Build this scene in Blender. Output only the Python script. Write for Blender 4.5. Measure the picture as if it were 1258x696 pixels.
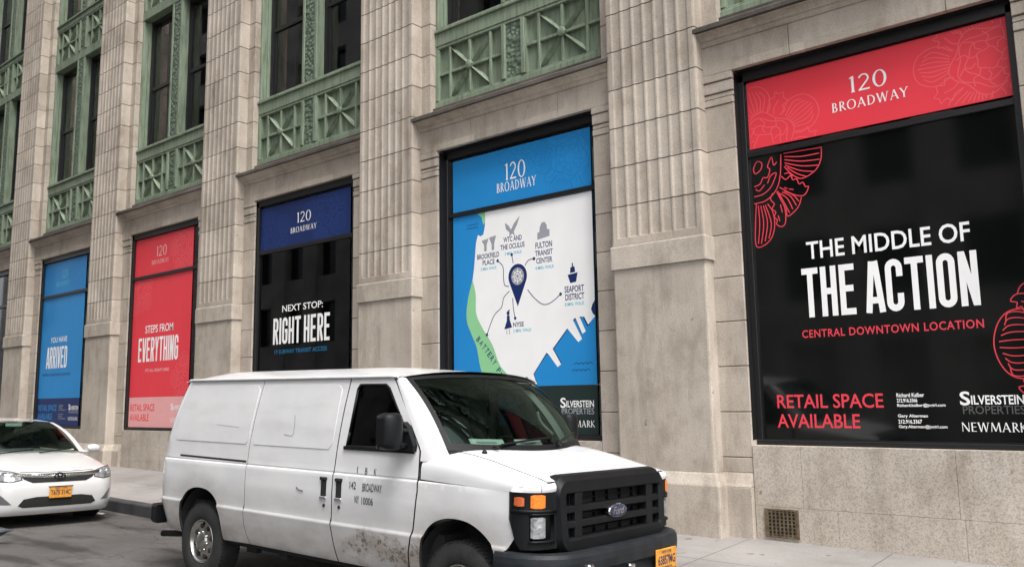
import bpy, math, random
import numpy as np
from mathutils import Vector, Matrix
from mathutils.geometry import delaunay_2d_cdt

R = math.radians
scene = bpy.context.scene
col = scene.collection
for o in list(bpy.data.objects):
    bpy.data.objects.remove(o)

# ------------------------------------------------------------------ camera
YAW, PITCH, ROLL = .6808, .1371, -.0160
cy, sy, cp, sp = math.cos(YAW), math.sin(YAW), math.cos(PITCH), math.sin(PITCH)
fw = Vector((-sy * cp, cy * cp, sp)); rt = Vector((cy, sy, 0)); up = rt.cross(fw)
cr, sr = math.cos(ROLL), math.sin(ROLL)
rt, up = rt * cr + up * sr, up * cr - rt * sr
cam_data = bpy.data.cameras.new('camera')
cam = bpy.data.objects.new('camera', cam_data)
col.objects.link(cam)
cam_data.sensor_fit = 'HORIZONTAL'
cam_data.sensor_width = 36
cam_data.lens = 36 * 1019.9169 / 1258
cam_data.clip_start = .1
cam_data.clip_end = 2000
M4 = Matrix((rt, up, -fw)).transposed().to_4x4()
M4.translation = Vector((26.5435, -9.2658, 1.6092))
cam.matrix_world = M4
scene.camera = cam

# ------------------------------------------------------------------ light
SUN_EL, SUN_AZ = R(60), math.atan2(.85, -.40)          # towards +X, -Y
world = bpy.data.worlds.new('World'); scene.world = world
world.use_nodes = True
nt = world.node_tree
bg = nt.nodes['Background']
sky = nt.nodes.new('ShaderNodeTexSky')
sky.sky_type = 'NISHITA'; sky.sun_disc = False
sky.sun_elevation = SUN_EL; sky.sun_rotation = SUN_AZ
sky.air_density = 1.0; sky.dust_density = 4.0; sky.ozone_density = 1.0
hs = nt.nodes.new('ShaderNodeHueSaturation')
hs.inputs['Saturation'].default_value = .30
nt.links.new(sky.outputs[0], hs.inputs['Color'])
nt.links.new(hs.outputs[0], bg.inputs[0])
bg.inputs[1].default_value = .15
sun_d = bpy.data.lights.new('sun', 'SUN')
sun_d.energy = 1.3; sun_d.angle = R(28); sun_d.color = (1, .965, .92)
sun = bpy.data.objects.new('sun', sun_d); col.objects.link(sun)
sd = Vector((math.sin(SUN_AZ) * math.cos(SUN_EL), math.cos(SUN_AZ) * math.cos(SUN_EL), math.sin(SUN_EL)))
sun.rotation_euler = sd.to_track_quat('Z', 'Y').to_euler()
sun.location = (30, -30, 40)
scene.view_settings.view_transform = 'Standard'
scene.view_settings.look = 'None'
scene.view_settings.gamma = 1
scene.view_settings.use_curve_mapping = False
scene.view_settings.exposure = 1.18

# ------------------------------------------------------------------ materials
def new_mat(name):
    m = bpy.data.materials.new(name); m.use_nodes = True
    return m, m.node_tree, m.node_tree.nodes['Principled BSDF']

def mat(name, c, rough=.6, metal=0., spec=.5, coat=0., bump=0., bscale=60., var=0., vscale=4.):
    m, t, b = new_mat(name)
    b.inputs['Base Color'].default_value = (*c, 1)
    b.inputs['Roughness'].default_value = rough
    b.inputs['Metallic'].default_value = metal
    b.inputs['Specular IOR Level'].default_value = spec
    b.inputs['Coat Weight'].default_value = coat
    b.inputs['Coat Roughness'].default_value = .05
    tc = t.nodes.new('ShaderNodeTexCoord')
    if var:
        n = t.nodes.new('ShaderNodeTexNoise'); n.inputs['Scale'].default_value = vscale
        n.inputs['Detail'].default_value = 5
        t.links.new(tc.outputs['Object'], n.inputs['Vector'])
        r = t.nodes.new('ShaderNodeValToRGB')
        r.color_ramp.elements[0].position = .3; r.color_ramp.elements[1].position = .7
        r.color_ramp.elements[0].color = (*[v * (1 - var) for v in c], 1)
        r.color_ramp.elements[1].color = (*[min(1, v * (1 + var)) for v in c], 1)
        t.links.new(n.outputs['Fac'], r.inputs[0]); t.links.new(r.outputs[0], b.inputs['Base Color'])
    if bump:
        n = t.nodes.new('ShaderNodeTexNoise'); n.inputs['Scale'].default_value = bscale
        n.inputs['Detail'].default_value = 4
        t.links.new(tc.outputs['Object'], n.inputs['Vector'])
        bp = t.nodes.new('ShaderNodeBump'); bp.inputs['Strength'].default_value = bump
        bp.inputs['Distance'].default_value = .01
        t.links.new(n.outputs['Fac'], bp.inputs['Height']); t.links.new(bp.outputs[0], b.inputs['Normal'])
    return m

class NG:
    """tiny node builder"""
    def __init__(s, t): s.t = t
    def node(s, kind, **kw):
        n = s.t.nodes.new(kind)
        for k, v in kw.items(): setattr(n, k, v)
        return n
    def noise(s, vec, scale, detail=4, rough=.55):
        n = s.node('ShaderNodeTexNoise')
        n.inputs['Scale'].default_value = scale; n.inputs['Detail'].default_value = detail
        n.inputs['Roughness'].default_value = rough
        s.t.links.new(vec, n.inputs['Vector']); return n.outputs['Fac']
    def ramp(s, v, stops):
        n = s.node('ShaderNodeValToRGB'); e = n.color_ramp.elements
        while len(e) < len(stops): e.new(.5)
        for k, (p, c) in enumerate(stops):
            e[k].position = p; e[k].color = (c, c, c, 1) if not hasattr(c, '__len__') else (*c, 1)
        s.t.links.new(v, n.inputs[0]); return n.outputs[0]
    def mix(s, f, a, b, mode='MIX'):
        n = s.node('ShaderNodeMix', data_type='RGBA', blend_type=mode)
        for sock, v in ((n.inputs[0], f), (n.inputs[6], a), (n.inputs[7], b)):
            if hasattr(v, 'links'): s.t.links.new(v, sock)
            elif hasattr(v, '__len__'): sock.default_value = (*v, 1)
            else: sock.default_value = v
        return n.outputs[2]
    def math(s, op, a, b=0.):
        n = s.node('ShaderNodeMath', operation=op)
        for sock, v in ((n.inputs[0], a), (n.inputs[1], b)):
            if hasattr(v, 'links'): s.t.links.new(v, sock)
            else: sock.default_value = v
        return n.outputs[0]
    def mapping(s, vec, scale):
        n = s.node('ShaderNodeMapping'); n.inputs['Scale'].default_value = scale
        s.t.links.new(vec, n.inputs['Vector']); return n.outputs[0]
    def bump(s, h, strength, dist=.01):
        n = s.node('ShaderNodeBump'); n.inputs['Strength'].default_value = strength
        n.inputs['Distance'].default_value = dist
        s.t.links.new(h, n.inputs['Height']); return n.outputs[0]

def stone(name, c1, c2, spec=.25, speck=.5):
    m, t, b = new_mat(name); g = NG(t)
    pos = g.node('ShaderNodeNewGeometry').outputs['Position']
    big = g.noise(pos, .9, 5, .6)
    base = g.mix(g.ramp(big, [(.33, 0.), (.68, 1.)]), c1, c2)
    # block to block tone: courses are .525 high
    sepx = g.node('ShaderNodeSeparateXYZ'); t.links.new(pos, sepx.inputs[0])
    zc = g.math('FLOOR', g.math('DIVIDE', g.math('SUBTRACT', sepx.outputs[2], .365), .5275))
    xc = g.math('FLOOR', g.math('DIVIDE', g.math('ADD', sepx.outputs[0], 1.2), .85))
    wn = g.node('ShaderNodeTexWhiteNoise', noise_dimensions='2D')
    cmb = g.node('ShaderNodeCombineXYZ'); t.links.new(xc, cmb.inputs[0]); t.links.new(zc, cmb.inputs[1])
    t.links.new(cmb.outputs[0], wn.inputs['Vector'])
    hi = g.math('ADD', g.math('MULTIPLY', g.math('GREATER_THAN', sepx.outputs[2], 3.535), .55), .03)
    base = g.mix(hi, base, g.ramp(wn.outputs['Value'], [(0, (.74, .72, .70)), (.5, (.98, .96, .95)), (1, (1.16, 1.15, 1.14))]), 'MULTIPLY')
    fine = g.noise(pos, 55, 3, .7)
    base = g.mix(speck, base, g.ramp(fine, [(.36, .62), (.52, 1.), (.7, 1.08)]), 'MULTIPLY')
    streak = g.noise(g.mapping(pos, (5., 5., .35)), 1.6, 4, .6)
    base = g.mix(.22, base, g.ramp(streak, [(.36, .70), (.55, 1.0)]), 'MULTIPLY')
    blot = g.noise(g.mapping(pos, (1, 1, .7)), 3.1, 6, .68)
    base = g.mix(.62, base, g.ramp(blot, [(.30, (.66, .62, .57)), (.50, (1., .985, .97)), (.72, (1.09, 1.08, 1.07))]), 'MULTIPLY')
    soot = g.noise(g.mapping(pos, (2.6, 2.6, .5)), .8, 6, .7)
    base = g.mix(.55, base, g.ramp(soot, [(.33, (.58, .55, .52)), (.46, 1.)]), 'MULTIPLY')
    spots = g.noise(pos, 9, 2, .5)
    base = g.mix(.8, base, g.ramp(spots, [(.20, (.35, .32, .29)), (.26, 1.)]), 'MULTIPLY')
    t.links.new(base, b.inputs['Base Color'])
    b.inputs['Roughness'].default_value = .8
    b.inputs['Specular IOR Level'].default_value = spec
    t.links.new(g.bump(g.math('ADD', fine, g.math('MULTIPLY', spots, 1.2)), .35, .006), b.inputs['Normal'])
    return m

STONE = stone('limestone', (.40, .354, .302), (.53, .476, .414))
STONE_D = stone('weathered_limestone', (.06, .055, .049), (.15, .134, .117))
STONE_B = stone('base_granite', (.42, .374, .322), (.545, .49, .43), speck=.85)
MORTAR = mat('mortar', (.17, .148, .126), .95)

def green_metal():
    m, t, b = new_mat('green_painted_iron'); g = NG(t)
    pos = g.node('ShaderNodeNewGeometry').outputs['Position']
    base = g.mix(g.ramp(g.noise(pos, 2.2, 5), [(.3, 0.), (.7, 1.)]), (.165, .215, .152), (.232, .284, .21))
    st = g.noise(g.mapping(pos, (8, 8, .8)), 2.2, 4)
    base = g.mix(.6, base, g.ramp(st, [(.34, (.46, .42, .36)), (.54, 1.)]), 'MULTIPLY')
    t.links.new(base, b.inputs['Base Color']); b.inputs['Roughness'].default_value = .6
    b.inputs['Specular IOR Level'].default_value = .3
    t.links.new(g.bump(g.noise(pos, 30, 3), .2, .006), b.inputs['Normal'])
    return m
GREEN = green_metal()

def ornate_green():
    m, t, b = new_mat('ornate_green_iron'); g = NG(t)
    pos = g.node('ShaderNodeNewGeometry').outputs['Position']
    v = g.node('ShaderNodeTexVoronoi'); v.inputs['Scale'].default_value = 13
    t.links.new(pos, v.inputs['Vector'])
    h = g.ramp(v.outputs['Distance'], [(.1, 0.), (.5, 1.)])
    base = g.mix(h, (.19, .245, .175), (.085, .115, .08))
    t.links.new(base, b.inputs['Base Color']); b.inputs['Roughness'].default_value = .6
    t.links.new(g.bump(v.outputs['Distance'], 1., .03), b.inputs['Normal'])
    return m
GREEN_O = ornate_green()

def glass(name, tint, rough=.02, refl=1.0, ior=1.5):
    m, t, b = new_mat(name); t.nodes.remove(b); g = NG(t)
    out = t.nodes['Material Output']
    tr = g.node('ShaderNodeBsdfTransparent'); tr.inputs[0].default_value = (*tint, 1)
    gl = g.node('ShaderNodeBsdfGlossy'); gl.inputs['Roughness'].default_value = rough
    gl.inputs['Color'].default_value = (*refl, 1) if hasattr(refl, '__len__') else (refl, refl, refl, 1)
    fr = g.node('ShaderNodeFresnel'); fr.inputs['IOR'].default_value = ior
    mx = g.node('ShaderNodeMixShader')
    t.links.new(fr.outputs[0], mx.inputs[0]); t.links.new(tr.outputs[0], mx.inputs[1]); t.links.new(gl.outputs[0], mx.inputs[2])
    t.links.new(mx.outputs[0], out.inputs[0])
    return m
GLASS_W = glass('office_glass', (.92, .94, .93), ior=1.65)
GLASS_V = glass('windscreen_glass', (.46, .54, .50), ior=1.5, refl=(.42, .60, .54))
GLASS_S = glass('tinted_glass', (.06, .07, .07), ior=1.35)
GLASS_C = glass('clear_lens', (.85, .87, .88))

BLACK_FRAME = mat('black_metal', (.012, .012, .013), .35, bump=.1, bscale=20)
DARK_IN = mat('dark_interior', (.018, .018, .018), .9)
CURTAIN = mat('pale_blind', (.62, .62, .58), .9, var=.15, vscale=8)
BLACK_VINYL = mat('black_vinyl', (.004, .0048, .0048), .07, spec=.6)

def asphalt():
    m, t, b = new_mat('asphalt'); g = NG(t)
    pos = g.node('ShaderNodeNewGeometry').outputs['Position']
    base = g.mix(g.ramp(g.noise(pos, .55, 6, .65), [(.32, 0.), (.7, 1.)]), (.078, .073, .069), (.13, .123, .117))
    base = g.mix(.7, base, g.ramp(g.noise(pos, 90, 2, .7), [(.3, .55), (.6, 1.1)]), 'MULTIPLY')
    oil = g.noise(g.mapping(pos, (.8, 2.2, 1)), .9, 5, .6)
    base = g.mix(.8, base, g.ramp(oil, [(.36, .32), (.50, 1.)]), 'MULTIPLY')
    crack = g.node('ShaderNodeTexVoronoi', feature='DISTANCE_TO_EDGE'); crack.inputs['Scale'].default_value = .6
    wob = g.node('ShaderNodeVectorMath', operation='ADD')
    nz = g.node('ShaderNodeTexNoise'); nz.inputs['Scale'].default_value = 2.5
    t.links.new(pos, nz.inputs['Vector']); t.links.new(pos, wob.inputs[0]); t.links.new(nz.outputs['Color'], wob.inputs[1])
    t.links.new(wob.outputs[0], crack.inputs['Vector'])
    base = g.mix(.7, base, g.ramp(crack.outputs['Distance'], [(.0, .4), (.012, 1.)]), 'MULTIPLY')
    t.links.new(base, b.inputs['Base Color']); b.inputs['Roughness'].default_value = .85
    b.inputs['Specular IOR Level'].default_value = .3
    t.links.new(g.bump(g.noise(pos, 90, 3, .7), .7, .01), b.inputs['Normal'])
    return m
ASPHALT = asphalt()

def pavement():
    m, t, b = new_mat('concrete_paving'); g = NG(t)
    pos = g.node('ShaderNodeNewGeometry').outputs['Position']
    base = g.mix(g.ramp(g.noise(pos, .8, 6, .6), [(.3, 0.), (.7, 1.)]), (.22, .206, .194), (.32, .304, .289))
    base = g.mix(.6, base, g.ramp(g.noise(pos, 60, 2), [(.3, .75), (.6, 1.05)]), 'MULTIPLY')
    sp_ = g.noise(pos, 5.5, 1)
    base = g.mix(.75, base, g.ramp(sp_, [(.27, .42), (.295, 1.)]), 'MULTIPLY')
    base = g.mix(.5, base, g.ramp(g.noise(pos, .45, 6, .7), [(.36, .6), (.52, 1.)]), 'MULTIPLY')
    br = g.node('ShaderNodeTexBrick'); br.offset = 0.; br.inputs['Scale'].default_value = 1
    br.inputs['Brick Width'].default_value = 1.5; br.inputs['Row Height'].default_value = 1.34
    br.inputs['Mortar Size'].default_value = .007
    br.inputs['Color1'].default_value = (1, 1, 1, 1); br.inputs['Color2'].default_value = (.93, .93, .93, 1)
    br.inputs['Mortar'].default_value = (.42, .42, .42, 1)
    t.links.new(pos, br.inputs['Vector'])
    base = g.mix(1., base, br.outputs['Color'], 'MULTIPLY')
    t.links.new(base, b.inputs['Base Color']); b.inputs['Roughness'].default_value = .85
    t.links.new(g.bump(g.noise(pos, 50, 3), .25, .006), b.inputs['Normal'])
    return m
PAVE = pavement()
KERB = mat('kerb_steel_and_granite', (.04, .04, .042), .7, bump=.4, bscale=30, var=.4, vscale=3)

def van_paint():
    m, t, b = new_mat('dirty_white_paint'); g = NG(t)
    pos = g.node('ShaderNodeTexCoord').outputs['Object']
    sx = g.node('ShaderNodeSeparateXYZ'); t.links.new(pos, sx.inputs[0])
    base = g.mix(g.ramp(g.noise(pos, 2.5, 5), [(.35, 0.), (.75, 1.)]), (.62, .625, .635), (.68, .685, .69))
    n1 = g.noise(g.mapping(pos, (1.2, 1, 2.2)), 3.2, 7, .68)
    # road film: strongest along the rocker
    low = g.ramp(g.math('SUBTRACT', sx.outputs[2], 0.), [(.40, 1.), (.60, .75), (.85, .35), (1.12, .0)])
    film = g.math('MULTIPLY', low, g.ramp(n1, [(.25, .55), (.7, 1.)]))
    base = g.mix(g.math('MULTIPLY', film, .78), base, (.17, .145, .12))
    # scuffed mud patch low on the front door and the front of the sill
    dx = g.math('DIVIDE', g.math('SUBTRACT', sx.outputs[0], 2.78), .62)
    dz = g.math('DIVIDE', g.math('SUBTRACT', sx.outputs[2], .60), .16)
    rr = g.math('ADD', g.math('MULTIPLY', dx, dx), g.math('MULTIPLY', dz, dz))
    blob = g.math('SUBTRACT', g.math('ADD', g.ramp(n1, [(.3, 0.), (.7, 1.)]), .25), g.math('MULTIPLY', rr, .55))
    for wx in (0.02, 3.50):
        ax = g.math('SUBTRACT', sx.outputs[0], wx); az = g.math('SUBTRACT', sx.outputs[2], .42)
        dd = g.math('SQRT', g.math('ADD', g.math('MULTIPLY', ax, ax), g.math('MULTIPLY', az, az)))
        spray = g.math('MULTIPLY', g.ramp(dd, [(.40, 1.), (.50, .55), (.72, 0.)]), g.ramp(n1, [(.3, .15), (.65, .8)]))
        base = g.mix(g.math('MULTIPLY', spray, .75), base, (.20, .165, .13))
    base = g.mix(g.ramp(blob, [(.30, 0.), (.85, .55)]), base, (.25, .20, .155))
    n3 = g.noise(pos, 21, 6, .72)
    base = g.mix(g.math('MULTIPLY', g.ramp(blob, [(.2, 0.), (.5, 1.)]), g.ramp(n3, [(.52, 0.), (.60, .85)])), base, (.09, .07, .055))
    sm = g.noise(g.mapping(pos, (.7, 1, 3.)), 2.1, 5, .6)
    base = g.mix(.5, base, g.ramp(sm, [(.3, (.82, .81, .80)), (.5, 1.)]), 'MULTIPLY')
    t.links.new(base, b.inputs['Base Color'])
    t.links.new(g.ramp(n1, [(.3, .32), (.7, .5)]), b.inputs['Roughness'])
    b.inputs['Coat Weight'].default_value = .6; b.inputs['Coat Roughness'].default_value = .07
    t.links.new(g.bump(g.noise(pos, 1.7, 2), .22, .05), b.inputs['Normal'])
    return m
WHITE = van_paint()
CARWHITE = mat('white_car_paint', (.58, .58, .575), .25, coat=.6)
PLASTIC = mat('black_plastic', (.0055, .0062, .0072), .5, spec=.22, bump=.1, bscale=120, var=.25, vscale=6)
PLASTIC_G = mat('worn_grey_plastic', (.013, .0155, .0185), .5, spec=.3, bump=.15, bscale=60, var=.35, vscale=7)
RUBBER = mat('tyre_rubber', (.016, .016, .016), .85, bump=.4, bscale=40, var=.3, vscale=12)
CHROME = mat('worn_chrome', (.55, .54, .52), .22, metal=1., var=.25, vscale=9)
CHROME_B = mat('bright_chrome', (.75, .75, .76), .12, metal=1.)
AMBER = mat('amber_lens', (.78, .19, .015), .2, coat=.6, bump=.5, bscale=70)
AMBER_R = mat('faded_amber_lens', (.50, .11, .03), .25, coat=.5, bump=.4, bscale=70)
LAMP = mat('headlamp_glass', (.30, .31, .32), .15, coat=1., metal=.4, bump=.6, bscale=45, var=.5, vscale=14)
SEAT = mat('grey_seat_cloth', (.07, .072, .075), .9, var=.2)
TRIM = mat('pale_grey_trim', (.34, .36, .34), .7)
PAPER_G = mat('pale_green_card', (.55, .68, .60), .8)
PAPER_W = mat('white_card', (.66, .68, .66), .8)
PLATE_Y = mat('yellow_plate', (.60, .26, .03), .5, var=.2, vscale=20)
NAVY = mat('navy_ink', (.012, .022, .075), .5)
EMBLEM = mat('emblem_blue', (.016, .025, .07), .2, coat=1.)
INK = mat('black_ink', (.05, .05, .052), .6)
SEAM = mat('seam_black', (.012, .012, .012), .9)

def vinyl(name, c, rough=.42): return mat(name, c, rough, spec=.35, var=.03, vscale=2)
V_RED = vinyl('red_vinyl', (.82, .050, .072))
V_RED2 = vinyl('light_red_line', (.90, .14, .16))
V_REDT = vinyl('red_ink', (.74, .055, .08))
V_PINK = vinyl('pink_vinyl', (.82, .40, .40))
V_BLUE = vinyl('blue_vinyl', (.018, .255, .62))
V_BLUE2 = vinyl('blue_line', (.012, .205, .53))
V_NAVY = vinyl('navy_vinyl', (.010, .027, .125))
V_NAVY2 = vinyl('navy_line', (.02, .055, .22))
V_WHITE = vinyl('white_vinyl', (.90, .90, .90))
V_LGREEN = vinyl('light_green_vinyl', (.28, .62, .32))
V_DGREEN = vinyl('dark_green_vinyl', (.018, .033, .032), .3)
V_CYAN = vinyl('cyan_ink', (.12, .52, .66))
V_GREY = vinyl('grey_ink', (.33, .34, .38))
V_TEAL = vinyl('teal_ink', (.012, .16, .32))
V_DKGREY = vinyl('dark_grey_ink', (.09, .09, .092))
V_PINK2 = vinyl('pale_pink_ink', (.80, .52, .50))

# ------------------------------------------------------------------ mesh helpers
class MB:
    def __init__(s): s.v = []; s.f = []; s.m = []; s.sm = []; s.n = {}
    def add(s, verts, faces, mi=0, smooth=False, normals=None):
        k = len(s.v); s.v += [tuple(p) for p in verts]
        for f in faces: s.f.append(tuple(i + k for i in f)); s.m.append(mi); s.sm.append(smooth)
        if normals is not None:
            for i, n in enumerate(normals): s.n[k + i] = n
        return s
    def box(s, a, b, mi=0, bev=0.):
        (x0, y0, z0), (x1, y1, z1) = a, b
        if x0 > x1: x0, x1 = x1, x0
        if y0 > y1: y0, y1 = y1, y0
        if z0 > z1: z0, z1 = z1, z0
        if not bev:
            v = [(x, y, z) for x in (x0, x1) for y in (y0, y1) for z in (z0, z1)]
            return s.add(v, [(0, 1, 3, 2), (4, 6, 7, 5), (0, 4, 5, 1), (2, 3, 7, 6), (0, 2, 6, 4), (1, 5, 7, 3)], mi)
        c = bev
        v = []; idx = {}
        def P(*p):
            if p not in idx: idx[p] = len(v); v.append(p)
            return idx[p]
        X, Y, Z = (x0, x1), (y0, y1), (z0, z1); i_ = lambda lo, hi, k: lo + c if k == 0 else hi - c
        F = []
        def pt(ax, i, j, k):
            q = [i_(x0, x1, i), i_(y0, y1, j), i_(z0, z1, k)]
            q[ax] = (X, Y, Z)[ax][(i, j, k)[ax]]
            return P(*q)
        for ax in range(3):
            for e in (0, 1):
                o = [a for a in range(3) if a != ax]
                loop = []
                for p, q in ((0, 0), (1, 0), (1, 1), (0, 1)):
                    ijk = [0, 0, 0]; ijk[ax] = e; ijk[o[0]] = p; ijk[o[1]] = q
                    loop.append(pt(ax, *ijk))
                flip = (e == 0) != (ax == 1)
                F.append(tuple(loop[::-1] if flip else loop))
        for a1 in range(3):
            for a2 in range(a1 + 1, 3):
                a3 = 3 - a1 - a2
                for e1 in (0, 1):
                    for e2 in (0, 1):
                        q = []
                        for ax, e3 in ((a1, 0), (a1, 1), (a2, 1), (a2, 0)):
                            ijk = [0, 0, 0]; ijk[a1] = e1; ijk[a2] = e2; ijk[a3] = e3
                            q.append(pt(ax, *ijk))
                        F.append(tuple(q))
        for i in (0, 1):
            for j in (0, 1):
                for k in (0, 1):
                    F.append((pt(0, i, j, k), pt(1, i, j, k), pt(2, i, j, k)))
        cen = Vector(((x0 + x1) / 2, (y0 + y1) / 2, (z0 + z1) / 2)); F2 = []
        for f in F:
            ps = [Vector(v[q]) for q in f]
            n = (ps[1] - ps[0]).cross(ps[2] - ps[0]); fc = sum(ps, Vector()) / len(ps)
            F2.append(f if n.dot(fc - cen) > 0 else f[::-1])
        return s.add(v, F2, mi)
    def prism(s, poly, fn0, fn1, mi=0):
        """poly 2D list; fn0/fn1 map (a,b)->xyz for the two ends"""
        n = len(poly); v = [fn0(*p) for p in poly] + [fn1(*p) for p in poly]
        return s.add(v, [tuple(range(n))[::-1], tuple(range(n, 2 * n))] + [(i, (i + 1) % n, n + (i + 1) % n, n + i) for i in range(n)], mi)
    def loft(s, rings, mi=0, smooth=False, closed=True, cap=True, mis=None):
        n = len(rings[0]); v = [p for r in rings for p in r]; k0 = len(s.v)
        s.v += [tuple(p) for p in v]
        for a in range(len(rings) - 1):
            for i in range(n if closed else n - 1):
                j = (i + 1) % n
                s.f.append((k0 + a * n + i, k0 + a * n + j, k0 + (a + 1) * n + j, k0 + (a + 1) * n + i))
                s.m.append(mis[a] if mis else mi); s.sm.append(smooth)
        if cap:
            s.f.append(tuple(k0 + i for i in range(n))[::-1]); s.m.append(mi); s.sm.append(False)
            s.f.append(tuple(k0 + (len(rings) - 1) * n + i for i in range(n))); s.m.append(mi); s.sm.append(False)
        return s
    def tube(s, pts, r, seg=8, mi=0):
        pts = [Vector(p) for p in pts]; rings = []
        rr = r if hasattr(r, '__len__') else [r] * len(pts)
        for i, p in enumerate(pts):
            d = (pts[min(i + 1, len(pts) - 1)] - pts[max(i - 1, 0)]).normalized()
            a = d.orthogonal().normalized() if i == 0 else (a - d * a.dot(d)).normalized()
            b = d.cross(a)
            rings.append([p + (a * math.cos(t) + b * math.sin(t)) * rr[i] for t in [2 * math.pi * q / seg for q in range(seg)]])
        return s.loft(rings, mi, True)
    def lathe(s, prof, axis='y', c=(0, 0, 0), seg=32, mi=0, smooth=True):
        rings = []
        for (a, r) in prof:
            ring = []
            for q in range(seg):
                t = 2 * math.pi * q / seg
                x, z = r * math.cos(t), r * math.sin(t)
                ring.append((c[0] + x, c[1] + a, c[2] + z) if axis == 'y' else ((c[0] + a, c[1] + x, c[2] + z) if axis == 'x' else (c[0] + x, c[1] + z, c[2] + a)))
            rings.append(ring)
        return s.loft(rings, mi, smooth)
    def grid(s, fn, us, vs, mi=0, smooth=True):
        nu, nv = len(us), len(vs)
        v = [fn(a, b) for a in us for b in vs]
        f = [(i * nv + j, (i + 1) * nv + j, (i + 1) * nv + j + 1, i * nv + j + 1) for i in range(nu - 1) for j in range(nv - 1)]
        return s.add(v, f, mi, smooth)
    def build(s, name, mats, parent=None, shift=(0, 0, 0)):
        me = bpy.data.meshes.new(name)
        vv = [(p[0] - shift[0], p[1] - shift[1], p[2] - shift[2]) for p in s.v]
        me.from_pydata(vv, [], s.f)
        for m in (mats if isinstance(mats, (list, tuple)) else [mats]): me.materials.append(m)
        me.polygons.foreach_set('material_index', s.m)
        me.polygons.foreach_set('use_smooth', s.sm)
        me.update()
        if s.n:
            me.validate()
            nn = [s.n.get(i, (0, 0, 0)) for i in range(len(me.vertices))]
            me.normals_split_custom_set_from_vertices([Vector(n) for n in nn])
        o = bpy.data.objects.new(name, me); col.objects.link(o)
        if parent: o.parent = parent
        return o

def empty(name, loc, rot=(0, 0, 0)):
    o = bpy.data.objects.new(name, None); o.empty_display_size = .3
    o.location = loc; o.rotation_euler = rot; col.objects.link(o); return o
def tag(o, label=None, cat=None, group=None, kind=None):
    if label: o['label'] = label
    if cat: o['category'] = cat
    if group: o['group'] = group
    if kind: o['kind'] = kind
    return o
def dup(o, parent, loc=None):
    c = o.copy(); col.objects.link(c); c.parent = parent
    if loc is not None: c.location = loc
    for ch in o.children: dup(ch, c)
    return c

def inpoly(p, poly):
    x, y = p; r = False; j = len(poly) - 1
    for i in range(len(poly)):
        a, b = poly[i], poly[j]
        if (a[1] > y) != (b[1] > y) and x < (b[0] - a[0]) * (y - a[1]) / (b[1] - a[1]) + a[0]: r = not r
        j = i
    return r
def densify(poly, d):
    out = []
    for i in range(len(poly)):
        a, b = poly[i], poly[(i + 1) % len(poly)]
        n = max(1, int(math.hypot(b[0] - a[0], b[1] - a[1]) / d))
        out += [(a[0] + (b[0] - a[0]) * k / n, a[1] + (b[1] - a[1]) * k / n) for k in range(n)]
    return out
def panel(mb, outline, fn, holes=(), d=.06, lip=.02, out=(0, -1, 0), mi=0, lipmi=None, extra=()):
    """fills an outline in (u,v), maps it on a curved surface fn(u,v), gives it a lip and exact normals"""
    loops = [densify(outline, d)] + [densify(h, d) for h in holes]
    pts, edges = [], []
    for lp in loops:
        k = len(pts); pts += lp; edges += [(k + i, k + (i + 1) % len(lp)) for i in range(len(lp))]
    for ln in extra:                     # crease lines
        k = len(pts); pts += list(ln); edges += [(k + i, k + i + 1) for i in range(len(ln) - 1)]
    us = [p[0] for p in loops[0]]; vs = [p[1] for p in loops[0]]
    sp_ = d * .9
    for a in np.arange(min(us) + sp_ / 2, max(us), sp_):
        for b in np.arange(min(vs) + sp_ / 2, max(vs), sp_):
            if inpoly((a, b), loops[0]) and not any(inpoly((a, b), h) for h in loops[1:]):
                if min((a - p[0]) ** 2 + (b - p[1]) ** 2 for lp in loops for p in lp) > (sp_ * .45) ** 2: pts.append((a, b))
    V, E_, F, *_ = delaunay_2d_cdt([Vector(p) for p in pts], edges, [], 0, 1e-6)
    V = [(p[0], p[1]) for p in V]
    O = Vector(out); P3 = [Vector(fn(*p)) for p in V]; N = []
    for (a, b) in V:
        e = .004
        du = Vector(fn(a + e, b)) - Vector(fn(a - e, b)); dv = Vector(fn(a, b + e)) - Vector(fn(a, b - e))
        n = du.cross(dv)
        n = n.normalized() if n.length > 1e-12 else O.copy()
        N.append(n if n.dot(O) > 0 else -n)
    faces = []
    for f in F:
        c = (sum(V[i][0] for i in f) / len(f), sum(V[i][1] for i in f) / len(f))
        if not inpoly(c, loops[0]) or any(inpoly(c, h) for h in loops[1:]): continue
        n = (P3[f[1]] - P3[f[0]]).cross(P3[f[2]] - P3[f[0]])
        faces.append(tuple(f) if n.dot(sum((N[i] for i in f), Vector())) > 0 else tuple(f)[::-1])
    used = sorted({i for f in faces for i in f}); ix = {q: k for k, q in enumerate(used)}
    mb.add([P3[i] for i in used], [tuple(ix[i] for i in f) for f in faces], mi, True, [N[i] for i in used])
    if lip:
        for lp in loops:
            n = len(lp); A = []; nn = []
            for p in lp:
                q = Vector(fn(*p)); e = .004
                du = Vector(fn(p[0] + e, p[1])) - Vector(fn(p[0] - e, p[1])); dv = Vector(fn(p[0], p[1] + e)) - Vector(fn(p[0], p[1] - e))
                m = du.cross(dv); m = m.normalized() if m.length > 1e-12 else O
                if m.dot(O) < 0: m = -m
                A.append((q, q - m * lip))
            mb.add([a[0] for a in A] + [a[1] for a in A], [(i, (i + 1) % n, n + (i + 1) % n, n + i) for i in range(n)], mi if lipmi is None else lipmi)
    return mb

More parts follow.
